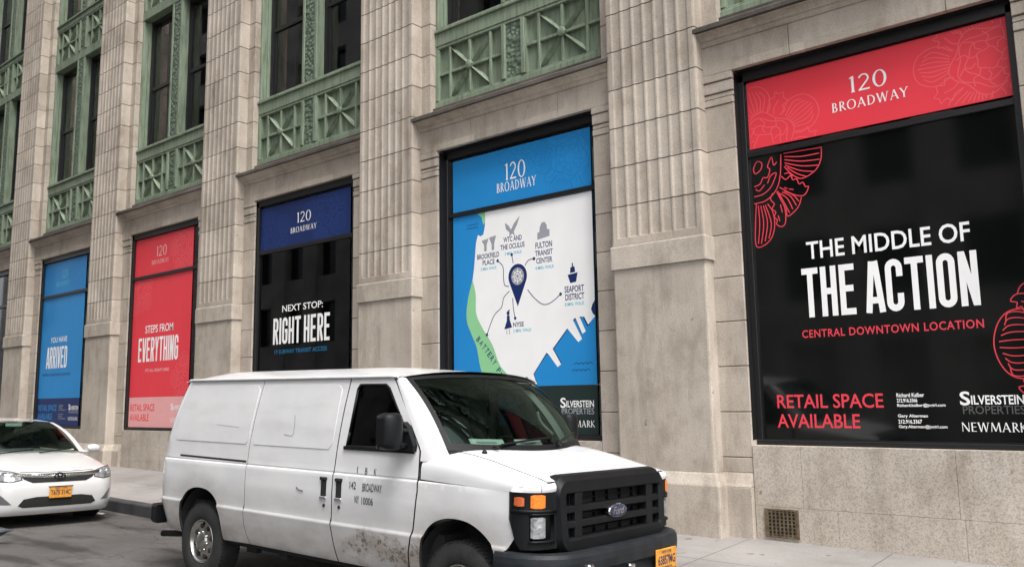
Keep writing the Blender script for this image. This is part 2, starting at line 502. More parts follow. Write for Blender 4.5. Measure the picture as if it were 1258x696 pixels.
def interp(tab, t):
    if t <= tab[0][0]: return tab[0][1]
    for (a, b), (c, d) in zip(tab, tab[1:]):
        if t <= c:
            return b + (d - b) * (t - a) / (c - a)
    return tab[-1][1]
def rrect(hw, z0, z1, r, n=5, hw_low=None):
    """rounded rectangle loop in (y,z); the lower half may be narrower"""
    hl = hw if hw_low is None else hw_low; out = []
    for cx_, cz, a0 in ((hw - r, z1 - r, 0), (-(hw - r), z1 - r, 90), (-(hl - r), z0 + r, 180), (hl - r, z0 + r, 270)):
        for k in range(n + 1):
            t = R(a0 + 90 * k / n); out.append((cx_ + r * math.cos(t), cz + r * math.sin(t)))
    return out

# flat lettering: everything lies in a plane given by place(a, b, depth)
def ribbon(mb, pts, w, place, closed=False, lay=0., taper=None):
    n = len(pts)
    if n < 2: return
    L, Rr = [], []
    for i in range(n):
        if closed: a, b = pts[i - 1], pts[(i + 1) % n]; p0, p1 = pts[i - 1], pts[i]; q0, q1 = pts[i], pts[(i + 1) % n]
        else:
            p0, p1 = (pts[i - 1], pts[i]) if i else (pts[0], pts[1]); q0, q1 = (pts[i], pts[i + 1]) if i < n - 1 else (p0, p1)
        d0 = Vector((p1[0] - p0[0], p1[1] - p0[1])); d1 = Vector((q1[0] - q0[0], q1[1] - q0[1]))
        if d0.length < 1e-9: d0 = d1
        if d1.length < 1e-9: d1 = d0
        if d0.length < 1e-9: continue
        d0.normalize(); d1.normalize(); t = d0 + d1
        t = t.normalized() if t.length > 1e-6 else d0
        nn = Vector((-t.y, t.x)); c = max(.45, nn.dot(Vector((-d0.y, d0.x))))
        ww = (w if taper is None else w * taper(i / (n - 1))) / 2 / c
        L.append((pts[i][0] + nn.x * ww, pts[i][1] + nn.y * ww)); Rr.append((pts[i][0] - nn.x * ww, pts[i][1] - nn.y * ww))
    n = len(L); v = [place(*p, lay) for p in L] + [place(*p, lay) for p in Rr]
    mb.add(v, [(i, n + i, n + (i + 1) % n, (i + 1) % n) for i in range(n if closed else n - 1)])
def polyfill(mb, poly, place, lay=0.):
    V, E_, F, *_ = delaunay_2d_cdt([Vector(p) for p in poly], [(i, (i + 1) % len(poly)) for i in range(len(poly))], [], 0, 1e-7)
    fs = []
    for f in F:
        c = (sum(V[i][0] for i in f) / 3, sum(V[i][1] for i in f) / 3)
        if inpoly(c, poly):
            a = (V[f[1]] - V[f[0]]).cross(V[f[2]] - V[f[0]])
            fs.append(tuple(f) if a > 0 else tuple(f)[::-1])
    mb.add([place(p[0], p[1], lay) for p in V], fs)
def arc(cx_, cz, rx, rz, a0, a1, n=12): return [(cx_ + rx * math.cos(R(a0 + (a1 - a0) * k / n)), cz + rz * math.sin(R(a0 + (a1 - a0) * k / n))) for k in range(n + 1)]
def spline(p, n=8):
    out = []
    for i in range(len(p) - 1):
        a, b, c, d = p[max(i - 1, 0)], p[i], p[i + 1], p[min(i + 2, len(p) - 1)]
        for k in range(n):
            t = k / n
            out.append(tuple(.5 * (2 * b[j] + (c[j] - a[j]) * t + (2 * a[j] - 5 * b[j] + 4 * c[j] - d[j]) * t * t + (3 * b[j] - a[j] - 3 * c[j] + d[j]) * t ** 3) for j in (0, 1)))
    return out + [tuple(p[-1])]

# heavy condensed capitals drawn as strokes (unit height)
BW, BS = .35, .125
def block_glyph(ch):
    w, s = BW, BS; l, r, b, t, m = s / 2, w - s / 2, s / 2, 1 - s / 2, .5; c = w / 2; q = w / 2 - s / 2
    top = lambda a0, a1: arc(c, t - q, q, q, a0, a1, 8)
    bot = lambda a0, a1: arc(c, b + q, q, q, a0, a1, 8)
    G = {
     'T': [[(-.01, t), (w + .01, t)], [(c, 0), (c, 1)]],
     'H': [[(l, 0), (l, 1)], [(r, 0), (r, 1)], [(l, m), (r, m)]],
     'E': [[(l, 0), (l, 1)], [(l, t), (w - .02, t)], [(l, .52), (w - .05, .52)], [(l, b), (w - .02, b)]],
     'A': [[(l - .03, 0), (c - .035, 1)], [(r + .03, 0), (c + .035, 1)], [(l + .03, .24), (r - .03, .24)]],
     'C': [[(r, .66)] + top(0, 180) + bot(180, 360) + [(r, .34)]],
     'O': [top(0, 180) + bot(180, 360)], 'I': [[(s / 2, 0), (s / 2, 1)]],
     'N': [[(l, 0), (l, 1)], [(r, 0), (r, 1)], [(l + .005, 1 - .02), (r - .005, .02)]],
     'R': [[(l, 0), (l, 1)], [(l, t), (c, t)] + arc(c, t - q, q, q, 90, 0, 6) + arc(c, .44 + s / 2 + q, q, q, 0, -90, 6) + [(l, .44 + s / 2)], [(c + .0, .5), (r + .01, 0)]],
     'G': [[(r, .68)] + top(0, 180) + bot(180, 360) + [(r, .5), (c, .5)]],
     'V': [[(l - .01, 1), (c - .03, 0)], [(r + .01, 1), (c + .03, 0)]],
     'Y': [[(l - .01, 1), (c, .42)], [(r + .01, 1), (c, .42)], [(c, 0), (c, .5)]],
     'D': [[(l, 0), (l, 1)], [(l, t), (c, t)] + arc(c, t - q, q, q, 90, 0, 6) + arc(c, b + q, q, q, 0, -90, 6) + [(l, b)]],
    }
    return G[ch], (s if ch == 'I' else w)
def block_text(mb, txt, x0, x1, z0, z1, place):
    gap, sp_ = .065, .15; x = 0; items = []
    for ch in txt:
        if ch == ' ': x += sp_; continue
        st, w = block_glyph(ch); items.append((x, st, ch)); x += w + gap
    W = x - gap; h = z1 - z0; kx = (x1 - x0) / W
    for gx, st, ch in items:
        for k, pl in enumerate(st):
            pl2 = [((px + gx), pz) for px, pz in pl]
            ribbon(mb, pl2, BS, lambda a, b, d: place(x0 + a * kx, z0 + b * h, d), closed=(ch == 'O'), lay=.0004 * k)

# roman capitals with thick and thin strokes
def ring(mb, cx_, cz, ro, rzo, ri, rzi, place, a0=0, a1=360, lay=0., n=28):
    v = []
    for k in range(n + 1):
        t = R(a0 + (a1 - a0) * k / n)
        v += [place(cx_ + ro * math.cos(t), cz + rzo * math.sin(t), lay), place(cx_ + ri * math.cos(t), cz + rzi * math.sin(t), lay)]
    mb.add(v, [(2 * k, 2 * k + 2, 2 * k + 3, 2 * k + 1) for k in range(n)])
def roman_text(mb, txt, x0, x1, z0, z1, place, bold=1., gapk=1.):
    TK, TN, SF = .125 * bold, .06 * bold, .05 * bold; h = z1 - z0
    wid = {'1': .30, '2': .60, '0': .66, 'B': .58, 'R': .64, 'O': .86, 'A': .78, 'D': .76, 'W': 1.08, 'Y': .70, 'N': .80, 'E': .52, 'M': .95, 'K': .66}
    gap = .12 * gapk; W = sum(wid[c] for c in txt) + gap * (len(txt) - 1); kx = (x1 - x0) / W; x = 0
    for ch in txt:
        w = wid[ch]; gx = x; x += w + gap
        pl = lambda a, b, d: place(x0 + (gx + a) * kx, z0 + b * h, d)
        S = lambda p, wd, lay=0.: ribbon(mb, p, wd, pl, lay=lay)
        sf = lambda a, z: S([(a - .10, z), (a + .10, z)], SF, .0008)
        v = lambda a, wd=TK: (S([(a, 0), (a, 1)], wd), sf(a, SF / 2), sf(a, 1 - SF / 2))
        if ch == '1': S([(.17, 0), (.17, 1)], TK); S([(.02, .88), (.17, .97)], TN, .0004); sf(.17, SF / 2)
        elif ch == '2':
            S(arc(.29, .72, .22, .25, 165, -30, 14) + [(.06, .04)], TN * 1.45); S([(.03, .05), (.57, .05)], TK * .8, .0004)
        elif ch in '0O': r_ = w / 2; ring(mb, r_, .5, r_, .52, r_ - TK, .52 - TN, pl)
        elif ch == 'B':
            v(.14); ring(mb, .24, .75, .24, .25, .24 - TK * .9, .25 - TN, pl, -90, 90, .0004); ring(mb, .26, .27, .30, .27, .30 - TK, .27 - TN, pl, -90, 90, .0006)
            S([(.1, 1 - TN / 2), (.25, 1 - TN / 2)], TN, .001); S([(.1, .52), (.27, .52)], TN, .0012); S([(.1, TN / 2), (.27, TN / 2)], TN, .0014)
        elif ch == 'R':
            v(.14); ring(mb, .25, .74, .27, .26, .27 - TK, .26 - TN, pl, -90, 90, .0004)
            S([(.1, 1 - TN / 2), (.26, 1 - TN / 2)], TN, .001); S([(.1, .5), (.27, .5)], TN, .0012); S([(.28, .5), (.62, .02)], TK * .9, .0014)
        elif ch == 'D':
            v(.14); ring(mb, .26, .5, .48, .5, .48 - TK, .5 - TN, pl, -90, 90, .0004)
            S([(.1, 1 - TN / 2), (.27, 1 - TN / 2)], TN, .001); S([(.1, TN / 2), (.27, TN / 2)], TN, .0012)
        elif ch == 'A': S([(.08, 0), (.38, 1)], TN); S([(.38, 1), (.70, 0)], TK, .0004); S([(.2, .34), (.58, .34)], TN, .0006); sf(.08, SF / 2); sf(.70, SF / 2)
        elif ch == 'W':
            S([(.08, 1), (.32, 0)], TK); S([(.32, 0), (.54, 1)], TN, .0004); S([(.54, 1), (.78, 0)], TK, .0006); S([(.78, 0), (1.0, 1)], TN, .0008); sf(.08, 1 - SF / 2); sf(1.0, 1 - SF / 2)
        elif ch == 'Y': S([(.06, 1), (.35, .45)], TK); S([(.64, 1), (.35, .45)], TN, .0004); S([(.35, 0), (.35, .48)], TK, .0006); sf(.35, SF / 2); sf(.06, 1 - SF / 2); sf(.64, 1 - SF / 2)
        elif ch == 'N': S([(.1, 0), (.1, 1)], TN); S([(.1, 1), (.70, 0)], TK, .0004); S([(.70, 0), (.70, 1)], TN, .0006)
        elif ch == 'E': S([(.1, 0), (.1, 1)], TK); [S([(.1, q), (.5, q)], TN, .0004) for q in (.04, .52, .96)]
        elif ch == 'M': S([(.08, 0), (.16, 1)], TN); S([(.16, 1), (.48, .05)], TK, .0004); S([(.48, .05), (.78, 1)], TN, .0006); S([(.78, 1), (.88, 0)], TK, .0008)
        elif ch == 'K': S([(.1, 0), (.1, 1)], TK); S([(.58, 1), (.14, .48)], TN, .0004); S([(.2, .55), (.64, 0)], TK, .0006)

def sans(mb, txt, x0, x1, z0, z1, place, bold=0., shear=0., lay=0., track=1.):
    cu = bpy.data.curves.new('lettering', 'FONT'); cu.body = txt; cu.size = 1; cu.offset = bold; cu.shear = shear
    cu.resolution_u = 3; cu.space_character = track
    o = bpy.data.objects.new('lettering', cu); col.objects.link(o)
    me = bpy.data.meshes.new_from_object(o)
    V = [v.co.copy() for v in me.vertices]; F = [tuple(p.vertices) for p in me.polygons]
    bpy.data.objects.remove(o); bpy.data.curves.remove(cu); bpy.data.meshes.remove(me)
    if not V: return
    a0, a1 = min(v.x for v in V), max(v.x for v in V); b0, b1 = min(v.y for v in V), max(v.y for v in V)
    if x1 is None: x1 = x0 + (a1 - a0) * (z1 - z0) / (b1 - b0)
    mb.add([place(x0 + (v.x - a0) / (a1 - a0) * (x1 - x0), z0 + (v.y - b0) / (b1 - b0) * (z1 - z0), lay) for v in V], F)

#@@PART2
# ------------------------------------------------------------------ ground
SL = .0145
def walk_z(x, y): return SL * (22.4 - x) + .02 * y
def road_z(x, y=-4.64): return SL * (22.4 - x) - .175 - .030 * (max(y, -7.5) + 4.64)
KY = -2.68
mb = MB(); xs = [-260, -60, 0, 40, 120, 300]
mb.grid(lambda x, y: (x, y, road_z(max(-40, min(60, x)), y)), xs, [-400, -60, -7.5, -4.64, KY + .02], smooth=False)
tag(mb.build('road', ASPHALT), kind='structure')
mb = MB()
mb.grid(lambda x, y: (x, y, walk_z(x, y)), [-40, -10, 0, 10, 20, 30, 60], [KY + .15, -1.3, .05], smooth=False)
tag(mb.build('sidewalk', PAVE), kind='structure')
mb = MB()
for k in range(40):
    x0, x1 = -40 + 2.5 * k, -40 + 2.5 * (k + 1) - .008
    r = []
    for x in (x0, x1):
        t_, b_ = walk_z(x, KY) + .002, road_z(x, KY) - .1
        r.append([(x, KY + .15, b_), (x, KY, b_), (x, KY, t_ - .025), (x, KY + .008, t_ - .008), (x, KY + .025, t_), (x, KY + .15, t_ + .003)])
    mb.loft(r)
tag(mb.build('kerb', KERB), kind='structure')

# ------------------------------------------------------------------ the building
BLD = empty('office_building', (12, 0, 0))
tag(BLD, 'pale limestone building with fluted piers and green iron window bays along the sidewalk', 'building')
BX = lambda n: 5 * n - .97
PX = lambda n: 5 * n - 3.47
def part(mb, name, mats, parent=BLD): return mb.build(name, mats, parent)

# piers
JZ = [4.04 + .5275 * k for k in range(35)]
def pier_section(z, w, yf, fd):
    pts = [(-w, .3), (-w, yf + .03), (-w + .012, yf + .006), (-w + .03, yf)]
    fw_ = .163; x0 = -3.5 * fw_
    for k in range(7):
        for q in range(7):
            u = q / 6
            d = fd * math.sqrt(max(0, 1 - (2 * u - 1) ** 2)) if 0 < q < 6 else 0
            xx = x0 + fw_ * (k + .06 + .88 * u)
            pts.append((xx, yf + d))
    pts += [(w - .03, yf), (w - .012, yf + .006), (w, yf + .03), (w, .3)]
    return [(x, y, z) for x, y in pts]
FD = .015
def make_pier():
    mb = MB(); rings = []; mis = []
    def lv(z, w=.65, yf=-.2, fd=0., mi=0): rings.append(pier_section(z, w, yf, fd)); mis.append(mi)
    lv(-.5, .720, -.268); lv(.57, .720, -.268); lv(.59, .714, -.262); lv(.70, .668, -.212); lv(.72, .665, -.2, 0, 1)
    lv(.724, .65, -.2); lv(3.20); lv(3.213, .655, -.203, 0, 1); lv(3.218, .676, -.228); lv(3.50, .676, -.228)
    lv(3.515, .672, -.222, 0, 1); lv(3.53, .655, -.2, 0, 0)
    lv(3.622); lv(3.628, .65, -.2, FD)
    for z in JZ:
        if z > 23: break
        lv(z - .007, .65, -.2, FD, 1); lv(z - .003, .640, -.190, FD, 1); lv(z + .003, .640, -.190, FD, 1); lv(z + .007, .65, -.2, FD)
    lv(23.4, .65, -.2, FD)
    mb.loft(rings, mis=mis[:-1] + [0])
    return part(mb, 'pier', [STONE, MORTAR])
pier = make_pier(); pier.location = (PX(0) - 12, 0, 0)
for n in range(1, 8): dup(pier, BLD, (PX(n) - 12, 0, 0))

def jointed(mb, x0, x1, yf, yb, z0, z1, joints, gap=.005, inset=.012):
    zs = [z0] + [z for z in joints if z0 + .05 < z < z1 - .05] + [z1]
    for a, b in zip(zs, zs[1:]):
        mb.box((x0, yf, a + (gap if a > z0 else 0)), (x1, yb, b - (gap if b < z1 else 0)), 0, bev=.006)
    for z in zs[1:-1]: mb.box((x0 + .01, yf + inset, z - gap - .001), (x1 - .01, yb - .01, z + gap + .001), 1)

# stone surround of one bay, ground floor, in bay coordinates
def make_surround():
    mb = MB(); js = [.36, .89, 1.41, 1.94, 2.47, 3.0, 3.52, 4.04, 4.57]
    for s in (-1, 1):
        a, b = (s * 1.478, s * 1.9); a, b = min(a, b), max(a, b)
        jointed(mb, a, b, 0, .34, .72, 5.13, js)
        i0, i1 = (a, b)
        o0, o1 = (a - .05, b) if s < 0 else (a, b + .05)
        mb.box((i0, -.075, -.5), (i1, .32, .56), 0, bev=.01)                              # plinth
        mb.loft([[(x, -.073, .561), (x, .3, .561), (x, .3, .718), (x, -.002, .718), (x, -.05, .60)] for x in (i0 + .002, i1 - .002)])
        # small moulded cap of the jamb
        for k, (z0, z1, p) in enumerate(((5.138, 5.22, .012), (5.232, 5.285, .0), (5.297, 5.43, .016), (5.442, 5.53, .03))):
            mb.box((i0 - .001 * k, -p, z0), (i1 + .001 * k, .33, z1), 0, bev=.006)
        mb.box((i0 + .01, .02, 5.12), (i1 - .01, .31, 5.5), 1)
    # wall under the window
    for x0, x1, z0, z1 in ((-1.472, -.9215, .3615, 1.03), (-.9185, .6235, .3615, 1.03), (.6265, 1.472, .3615, 1.03), (-1.472, -.5565, -.5, .3585), (-.5535, .6635, -.5, .3585), (.6665, 1.472, -.5, .3585)):
        mb.box((x0, -.012, z0), (x1, .3, z1), 2, bev=.002)
    mb.box((-1.47, .004, -.5), (1.47, .29, 1.02), 1)
    # frieze
    for x0, x1 in ((-1.9, -.76), (-.754, .9), (.906, 1.9)): mb.box((x0, -.02, 5.536), (x1, .33, 5.905), 0, bev=.004)
    mb.box((-1.88, 0, 5.54), (1.88, .3, 5.9), 1)
    # upper jamb strips
    for s in (-1, 1):
        a, b = sorted((s * 1.64, s * 1.9)); jointed(mb, a, b, .01, .34, 6.2, 23.3, [6.18] + JZ)
    return part(mb, 'stone_surround', [STONE, MORTAR, STONE_B])
def make_cornice():
    mb = MB()
    prof = [(.3, 5.905), (-.035, 5.905), (-.05, 5.93), (-.06, 5.955), (-.085, 5.965), (-.10, 5.99), (-.135, 6.02), (-.165, 6.03), (-.168, 6.045)]
    mb.loft([[(x, y, z) for y, z in prof] + [(x, .3, 6.045)] for x in (-1.88, -.4, .9, 1.88)], 0)
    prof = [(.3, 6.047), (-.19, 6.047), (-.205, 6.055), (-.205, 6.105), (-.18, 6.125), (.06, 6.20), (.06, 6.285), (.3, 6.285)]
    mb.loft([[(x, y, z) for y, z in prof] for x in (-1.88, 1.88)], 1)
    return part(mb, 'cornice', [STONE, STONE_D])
def make_spandrel(z0, z1, p0, p1):
    """iron panel band: z0..z1 overall, sunk panels p0..p1"""
    mb = MB(); Y = .12; X0, X1 = -1.637, 1.637
    mb.box((X0, Y + .09, z0 + .002), (X1, .4, z1 - .06))                              # back plate
    mb.box((X0, Y - .005, z0), (X1, .38, p0 - .04), bev=.008); mb.box((X0, Y + .015, p0 - .04), (X1, .37, p0), bev=.006)
    mb.box((X0, Y + .012, p1), (X1, .37, p1 + .05), bev=.006); mb.box((X0, Y - .0, p1 + .05), (X1, .36, z1 - .085), bev=.006)
    mb.box((X0 - .002, Y - .035, z1 - .085), (X1 + .002, .39, z1 - .03), bev=.012); mb.box((X0, Y - .01, z1 - .03), (X1, .38, z1), bev=.006)
    mb.box((X0, Y + .002, p0 + .001), (X0 + .055, .36, p1 - .001)); mb.box((X1 - .055, Y + .002, p0 + .001), (X1, .36, p1 - .001))
    for s in (-1, 1): mb.box((s * .19 - .036, Y - .012, p0 - .002), (s * .19 + .036, .35, p1 + .002), bev=.008)
    # strip with low relief between the two panels
    mb.box((-.16, Y + .03, p0 - .03), (.16, .34, p1 + .03), 1)
    H = p1 - p0; zc = (p0 + p1) / 2; w = .023
    for s in (-1, 1):
        c = s * .905; x0, x1 = c - .675, c + .675
        for q in (-.43, 0, .43): mb.box((c + q - w, Y + .02 + .002 * q, p0 + .003), (c + q + w, .30, p1 - .003), bev=.006)
        mb.box((x0, Y + .028, zc - w), (x1, .29, zc + w), bev=.006)
        for a in (x0 - .02, x1 - .005): mb.box((a, Y + .016, p0 + .004), (a + .03, .31, p1 - .004), bev=.005)
        # tapering star arms, ridge shaped
        for dx, dz in ((-1, -1), (1, -1), (-1, 1), (1, 1)):
            a = Vector((c + dx * .055, zc + dz * .055)); b = Vector((c + dx * .40, zc + dz * (H / 2 - .05))); d = (b - a).normalized(); n = Vector((-d.y, d.x))
            ring_ = lambda p, hw, yr: [(p.x + n.x * hw, Y + .085, p.y + n.y * hw), (p.x, yr, p.y), (p.x - n.x * hw, Y + .085, p.y - n.y * hw), (p.x, Y + .1, p.y)]
            mb.loft([ring_(a, .03, Y + .012), ring_(a + (b - a) * .75, .045, Y + .008), ring_(b, .02, Y + .03)])
        mb.lathe([(.08, .075), (.015, .075), (0., .06), (-.01, .0)], 'y', (c, Y - .02, zc), 8, smooth=False)
    return part(mb, 'spandrel_panel', [GREEN, GREEN_O])
def make_upper_window(z0, z1):
    """pair of sash windows between green jambs; returns the parent mesh with its own sub-parts"""
    mb = MB()
    for s in (-1, 1):
        a, b = sorted((s * 1.575, s * 1.637)); mb.box((a, .125, z0 + .002), (b, .45, z1 - .002), bev=.012)
        a, b = sorted((s * 1.53, s * 1.60)); mb.box((a, .24, z0 + .004), (b, .44, z1 - .004), bev=.008)
    mb.box((-.215, .15, z0 + .003), (.215, .45, z1 - .003), bev=.008)
    for s in (-1, 1): mb.box((s * .185 - .035, .11, z0 + .001), (s * .185 + .035, .3, z1 - .001), bev=.008)
    mb.box((-.151, .128, z0 + .004), (.151, .31, z1 - .004), 1)
    w = part(mb, 'upper_window', [GREEN, GREEN_O])
    zm = z0 + 1.52
    f = MB(); g1 = MB()
    for s in (-1, 1):
        a, b = sorted((s * .217, s * 1.528))
        f.box((a, .30, z0 + .001), (a + .055, .40, z1 - .001)); f.box((b - .055, .30, z0 + .001), (b, .40, z1 - .001))
        f.box((a + .055, .30, z1 - .08), (b - .055, .40, z1 - .002)); f.box((a + .055, .30, z0 + .002), (b - .055, .40, z0 + .09))
        f.box((a + .055, .33, zm - .04), (b - .055, .40, zm + .04))
        f.box((a + .056, .345, z0 + .09), (a + .12, .395, zm - .04)); f.box((b - .12, .345, z0 + .09), (b - .056, .395, zm - .04))
        g1.box((a + .1, .368, z0 + .085), (b - .1, .374, zm)); g1.box((a + .05, .352, zm + .035), (b - .05, .358, z1 - .075))
    f.build('sash_frame', BLACK_FRAME, w); g1.build('pane', GLASS_W, w)
    return w
def make_shop_window(y):
    """black metal shop window, opening 1.06..5.53, glazing plane at depth y"""
    mb = MB(); yf = y - .055
    for s in (-1, 1):
        a, b = sorted((s * 1.405, s * 1.474)); mb.box((a, yf, 1.075), (b, .33, 5.50), bev=.004)
    mb.box((-1.472, yf, 5.41), (1.472, .33, 5.528)); mb.box((-1.474, yf - .015, 1.034), (1.474, .33, 1.085), bev=.004)
    mb.box((-1.473, yf + .02, 1.085), (1.473, .32, 1.10))
    mb.box((-1.405, y - .04, 4.452), (1.405, .32, 4.52), bev=.004)
    # dark metal lining of the reveal
    mb.box((-1.4755, .03, 1.09), (-1.4735, .3, 5.52)); mb.box((-1.47, .05, 5.5285), (1.47, .33, 5.5345))
    w = part(mb, 'shop_window', BLACK_FRAME)
    g1 = MB(); g1.box((-1.41, y + .012, 1.09), (1.41, y + .02, 4.46)); g1.box((-1.41, y + .0125, 4.51), (1.41, y + .0205, 5.42))
    g1.build('pane', GLASS_W, w)
    return w
surround = make_surround(); cornice = make_cornice()
sp0 = make_spandrel(6.285, 7.66, 6.43, 7.31)
spK = make_spandrel(10.92, 12.33, 11.17, 12.06)
uw = make_upper_window(7.66, 10.92)
for n in range(0, 7):
    L = lambda z=0.: (BX(n) - 12, 0, z)
    if n == 0:
        surround.location = cornice.location = sp0.location = spK.location = uw.location = L()
        dup(spK, BLD, L(4.67)); dup(uw, BLD, L(4.67)); dup(uw, BLD, L(9.34)); dup(spK, BLD, L(9.34))
    else:
        for o in (surround, cornice, sp0): dup(o, BLD, L())
        for k in range(3): dup(spK, BLD, L(4.67 * k)); dup(uw, BLD, L(4.67 * k))
GY = {0: .1, 1: .1, 2: .1, 3: .1, 4: .2, 5: .2, 6: .2}
protoA = make_shop_window(.1); protoB = make_shop_window(.2)
protoA.location = (BX(0) - 12, 0, 0); protoB.location = (BX(4) - 12, 0, 0)
for n in (1, 2, 3): dup(protoA, BLD, (BX(n) - 12, 0, 0))
for n in (5, 6): dup(protoB, BLD, (BX(n) - 12, 0, 0))
# dark rooms behind the glass, floor slabs and the bulk of the block
mb = MB()
mb.box((-18, 3.4, -.5), (22, 3.6, 24))
for z in (-.45, 5.6, 10.98, 15.65, 20.3): mb.box((-17.99, .53, z), (21.99, 3.4, z + .5))
for n in range(0, 8): mb.box((PX(n) - 12 - .6, .53, .06), (PX(n) - 12 + .6, 3.39, 23.9))
part(mb, 'interior_wall', DARK_IN)
mb = MB(); mb.box((-18, 3.7, -1), (22, 24, 30)); mb.box((-18, -.15, 23.4), (22, 3.7, 26))
part(mb, 'upper_storeys', STONE)
# blinds and curtains seen behind some sashes
random.seed(4)
first = None
for n, k, a, b, h in ((3, 0, -1.16, -.78, 2.0), (2, 0, -.98, -.45, 1.45), (1, 0, -.95, -.4, 1.3), (4, 0, -.98, -.55, 2.2), (3, 0, .32, .8, 1.5), (2, 0, .42, .9, 1.3), (2, 1, -1.1, -.4, 1.5), (1, 1, -1.1, -.6, 1.5), (1, 1, .3, .8, 1.2)):
    mb = MB(); pts = []
    nw = 14
    mb.grid(lambda u, v: (BX(n) - 12 + a + (b - a) * u, .43 + .015 * math.sin(u * 40), 7.75 + 4.67 * k + v * h), [q / 28 for q in range(29)], [0, 1])
    part(mb, 'curtain', CURTAIN)
# gold shelves added to stand for warm light behind the dark window
mb = MB(); bx = BX(3) - 12
for z, a, b in ((4.22, -1.25, -.2), (3.42, -1.3, -.15), (2.5, -1.3, -.1)): mb.box((bx + a, .55, z), (bx + b, .95, z + .07), bev=.01)
for a in (-1.3, -.12): mb.box((bx + a, .7, 1.2), (bx + a + .05, .75, 4.4))
part(mb, 'added_glow_shelf', mat('glow_gold', (.62, .42, .16), .4, metal=.3))
mb = MB(); mb.box((bx + .35, .9, .2), (bx + .62, 1.2, 4.9)); mb.box((bx - 1.4, 1.6, .2), (bx + 1.4, 1.65, 2.2)); part(mb, 'room_partition', mat('room_paint', (.22, .21, .2), .9))
# ventilation grille in the plinth under the black window
mb = MB(); vx, vz = BX(5) - 12, 0
mb.box((vx - 1.34, -.022, .045), (vx - 1.00, -.0125, .325), 1)
for k in range(8): mb.box((vx - 1.335 + .045 * k, -.032, .05), (vx - 1.318 + .045 * k, -.023, .32))
for k in range(7): mb.box((vx - 1.335, -.03, .06 + .04 * k), (vx - 1.005, -.0232, .07 + .04 * k))
for a, b, c, d in ((-1.36, -1.335, .03, .34), (-1.005, -.98, .03, .34)): mb.box((vx + a, -.036, c), (vx + b, -.0125, d))
for c, d in ((.03, .05), (.322, .34)): mb.box((vx - 1.334, -.0355, c), (vx - 1.006, -.0125, d))
part(mb, 'vent_grille', [mat('tarnished_grille', (.12, .088, .052), .6, metal=.1, var=.4, vscale=20), SEAM])

# unseen block across the street, shaped to dim the left and fill reflections
OB = empty('opposite_building', (-8, -20, 0))
tag(OB, 'unseen office block across the street, shaped to dim the left bays, mirrored in the shop glass', 'building')
mb = MB()
mb.box((-50, -14, -1), (31, -.6, 44))
for k in range(28):
    x = -50 + 3 * k; mb.box((x, -.6, -.8), (x + 1.25, 0, 37.9))
for k in range(10): mb.box((-50, -.61, 3.4 + 3.8 * k), (31, -.12, 4.9 + 3.8 * k))
mb.build('wall', mat('brightened_stone', (.46, .44, .41), .85, var=.3, vscale=.7), OB)  # pale wall, brightened so its reflection shows in dark glass
mb = MB()
for k in range(27):
    x = -50 + 3 * k + 1.25
    for q in range(9): mb.box((x + .02, -.55, 4.92 + 3.8 * q), (x + 1.73, -.5, 7.18 + 3.8 * q))
mb.build('window_panes', mat('far_glass', (.02, .022, .025), .1), OB)['kind'] = 'stuff'

# ------------------------------------------------------------------ posters
def poster(n, label):
    """returns the Empty, the glazing depth and a function placing flat shapes"""
    y = GY[n]
    e = empty('window_poster', (BX(n), y, 1.08)); tag(e, label, 'poster', 'advertising posters filling the shop windows')
    place = lambda lay0: (lambda a, b, d: (a, -.0052 - lay0 - d, b - 1.08))
    return e, place
def sheet(e, name, m, x0, x1, z0, z1, lay=0.):
    mb = MB(); mb.box((x0, -.005 - lay, z0 - 1.08), (x1, 0 - lay * .5, z1 - 1.08)); return mb.build(name, m, e)
def clip_lines(lines, x0, x1, z0, z1):
    out = []
    for ln in lines:
        cur = []
        for p in ln:
            if x0 <= p[0] <= x1 and z0 <= p[1] <= z1: cur.append(p)
            else:
                if len(cur) > 1: out.append(cur)
                cur = []
        if len(cur) > 1: out.append(cur)
    return out
def rose(cx_, cz, r, seed):
    """line drawing of a carved rosette: ringed heart, scalloped lobes, ribbed shell petals"""
    rng = random.Random(seed); L = []
    for q in (.16, .30, .42, .5): 
        ph = rng.random() * 6
        L.append([(cx_ + r * q * (1 + .10 * math.sin(5 * t + ph)) * math.cos(t), cz + r * q * (1 + .10 * math.sin(5 * t + ph)) * math.sin(t)) for t in [k * 2 * math.pi / 70 for k in range(71)]])
    for k in range(10):
        a = k * .628 + .2; L.append(spline([(cx_ + r * q * math.cos(a + w), cz + r * q * math.sin(a + w)) for q, w in ((.18, 0), (.26, .18), (.34, .05), (.44, .25))], 5))
    for k in range(5):
        a = k * 2 * math.pi / 5 + .55
        def P(u, v): return (cx_ + r * (u * math.cos(a) - v * math.sin(a)), cz + r * (u * math.sin(a) + v * math.cos(a)))
        L.append(spline([P(.5, -.20), P(.72, -.31), P(.95, -.22), P(1.03, 0), P(.95, .22), P(.72, .31), P(.5, .20)], 8))
        for v in (-.2, -.13, -.065, 0, .065, .13, .2): L.append(spline([P(.52, v * .6), P(.75, v * 1.15), P(.97 - abs(v) * .45, v * .85)], 6))
        a += math.pi / 5
        L.append(spline([P(.5, -.1), P(.6, -.17), P(.66, -.10), P(.75, -.16), P(.8, -.07), P(.88, -.04), P(.84, .03), P(.86, .10), P(.76, .09), P(.72, .17), P(.63, .11), P(.5, .12)], 5))
        L.append(spline([P(.5, 0), P(.6, .03), P(.74, .0)], 5))
    return L
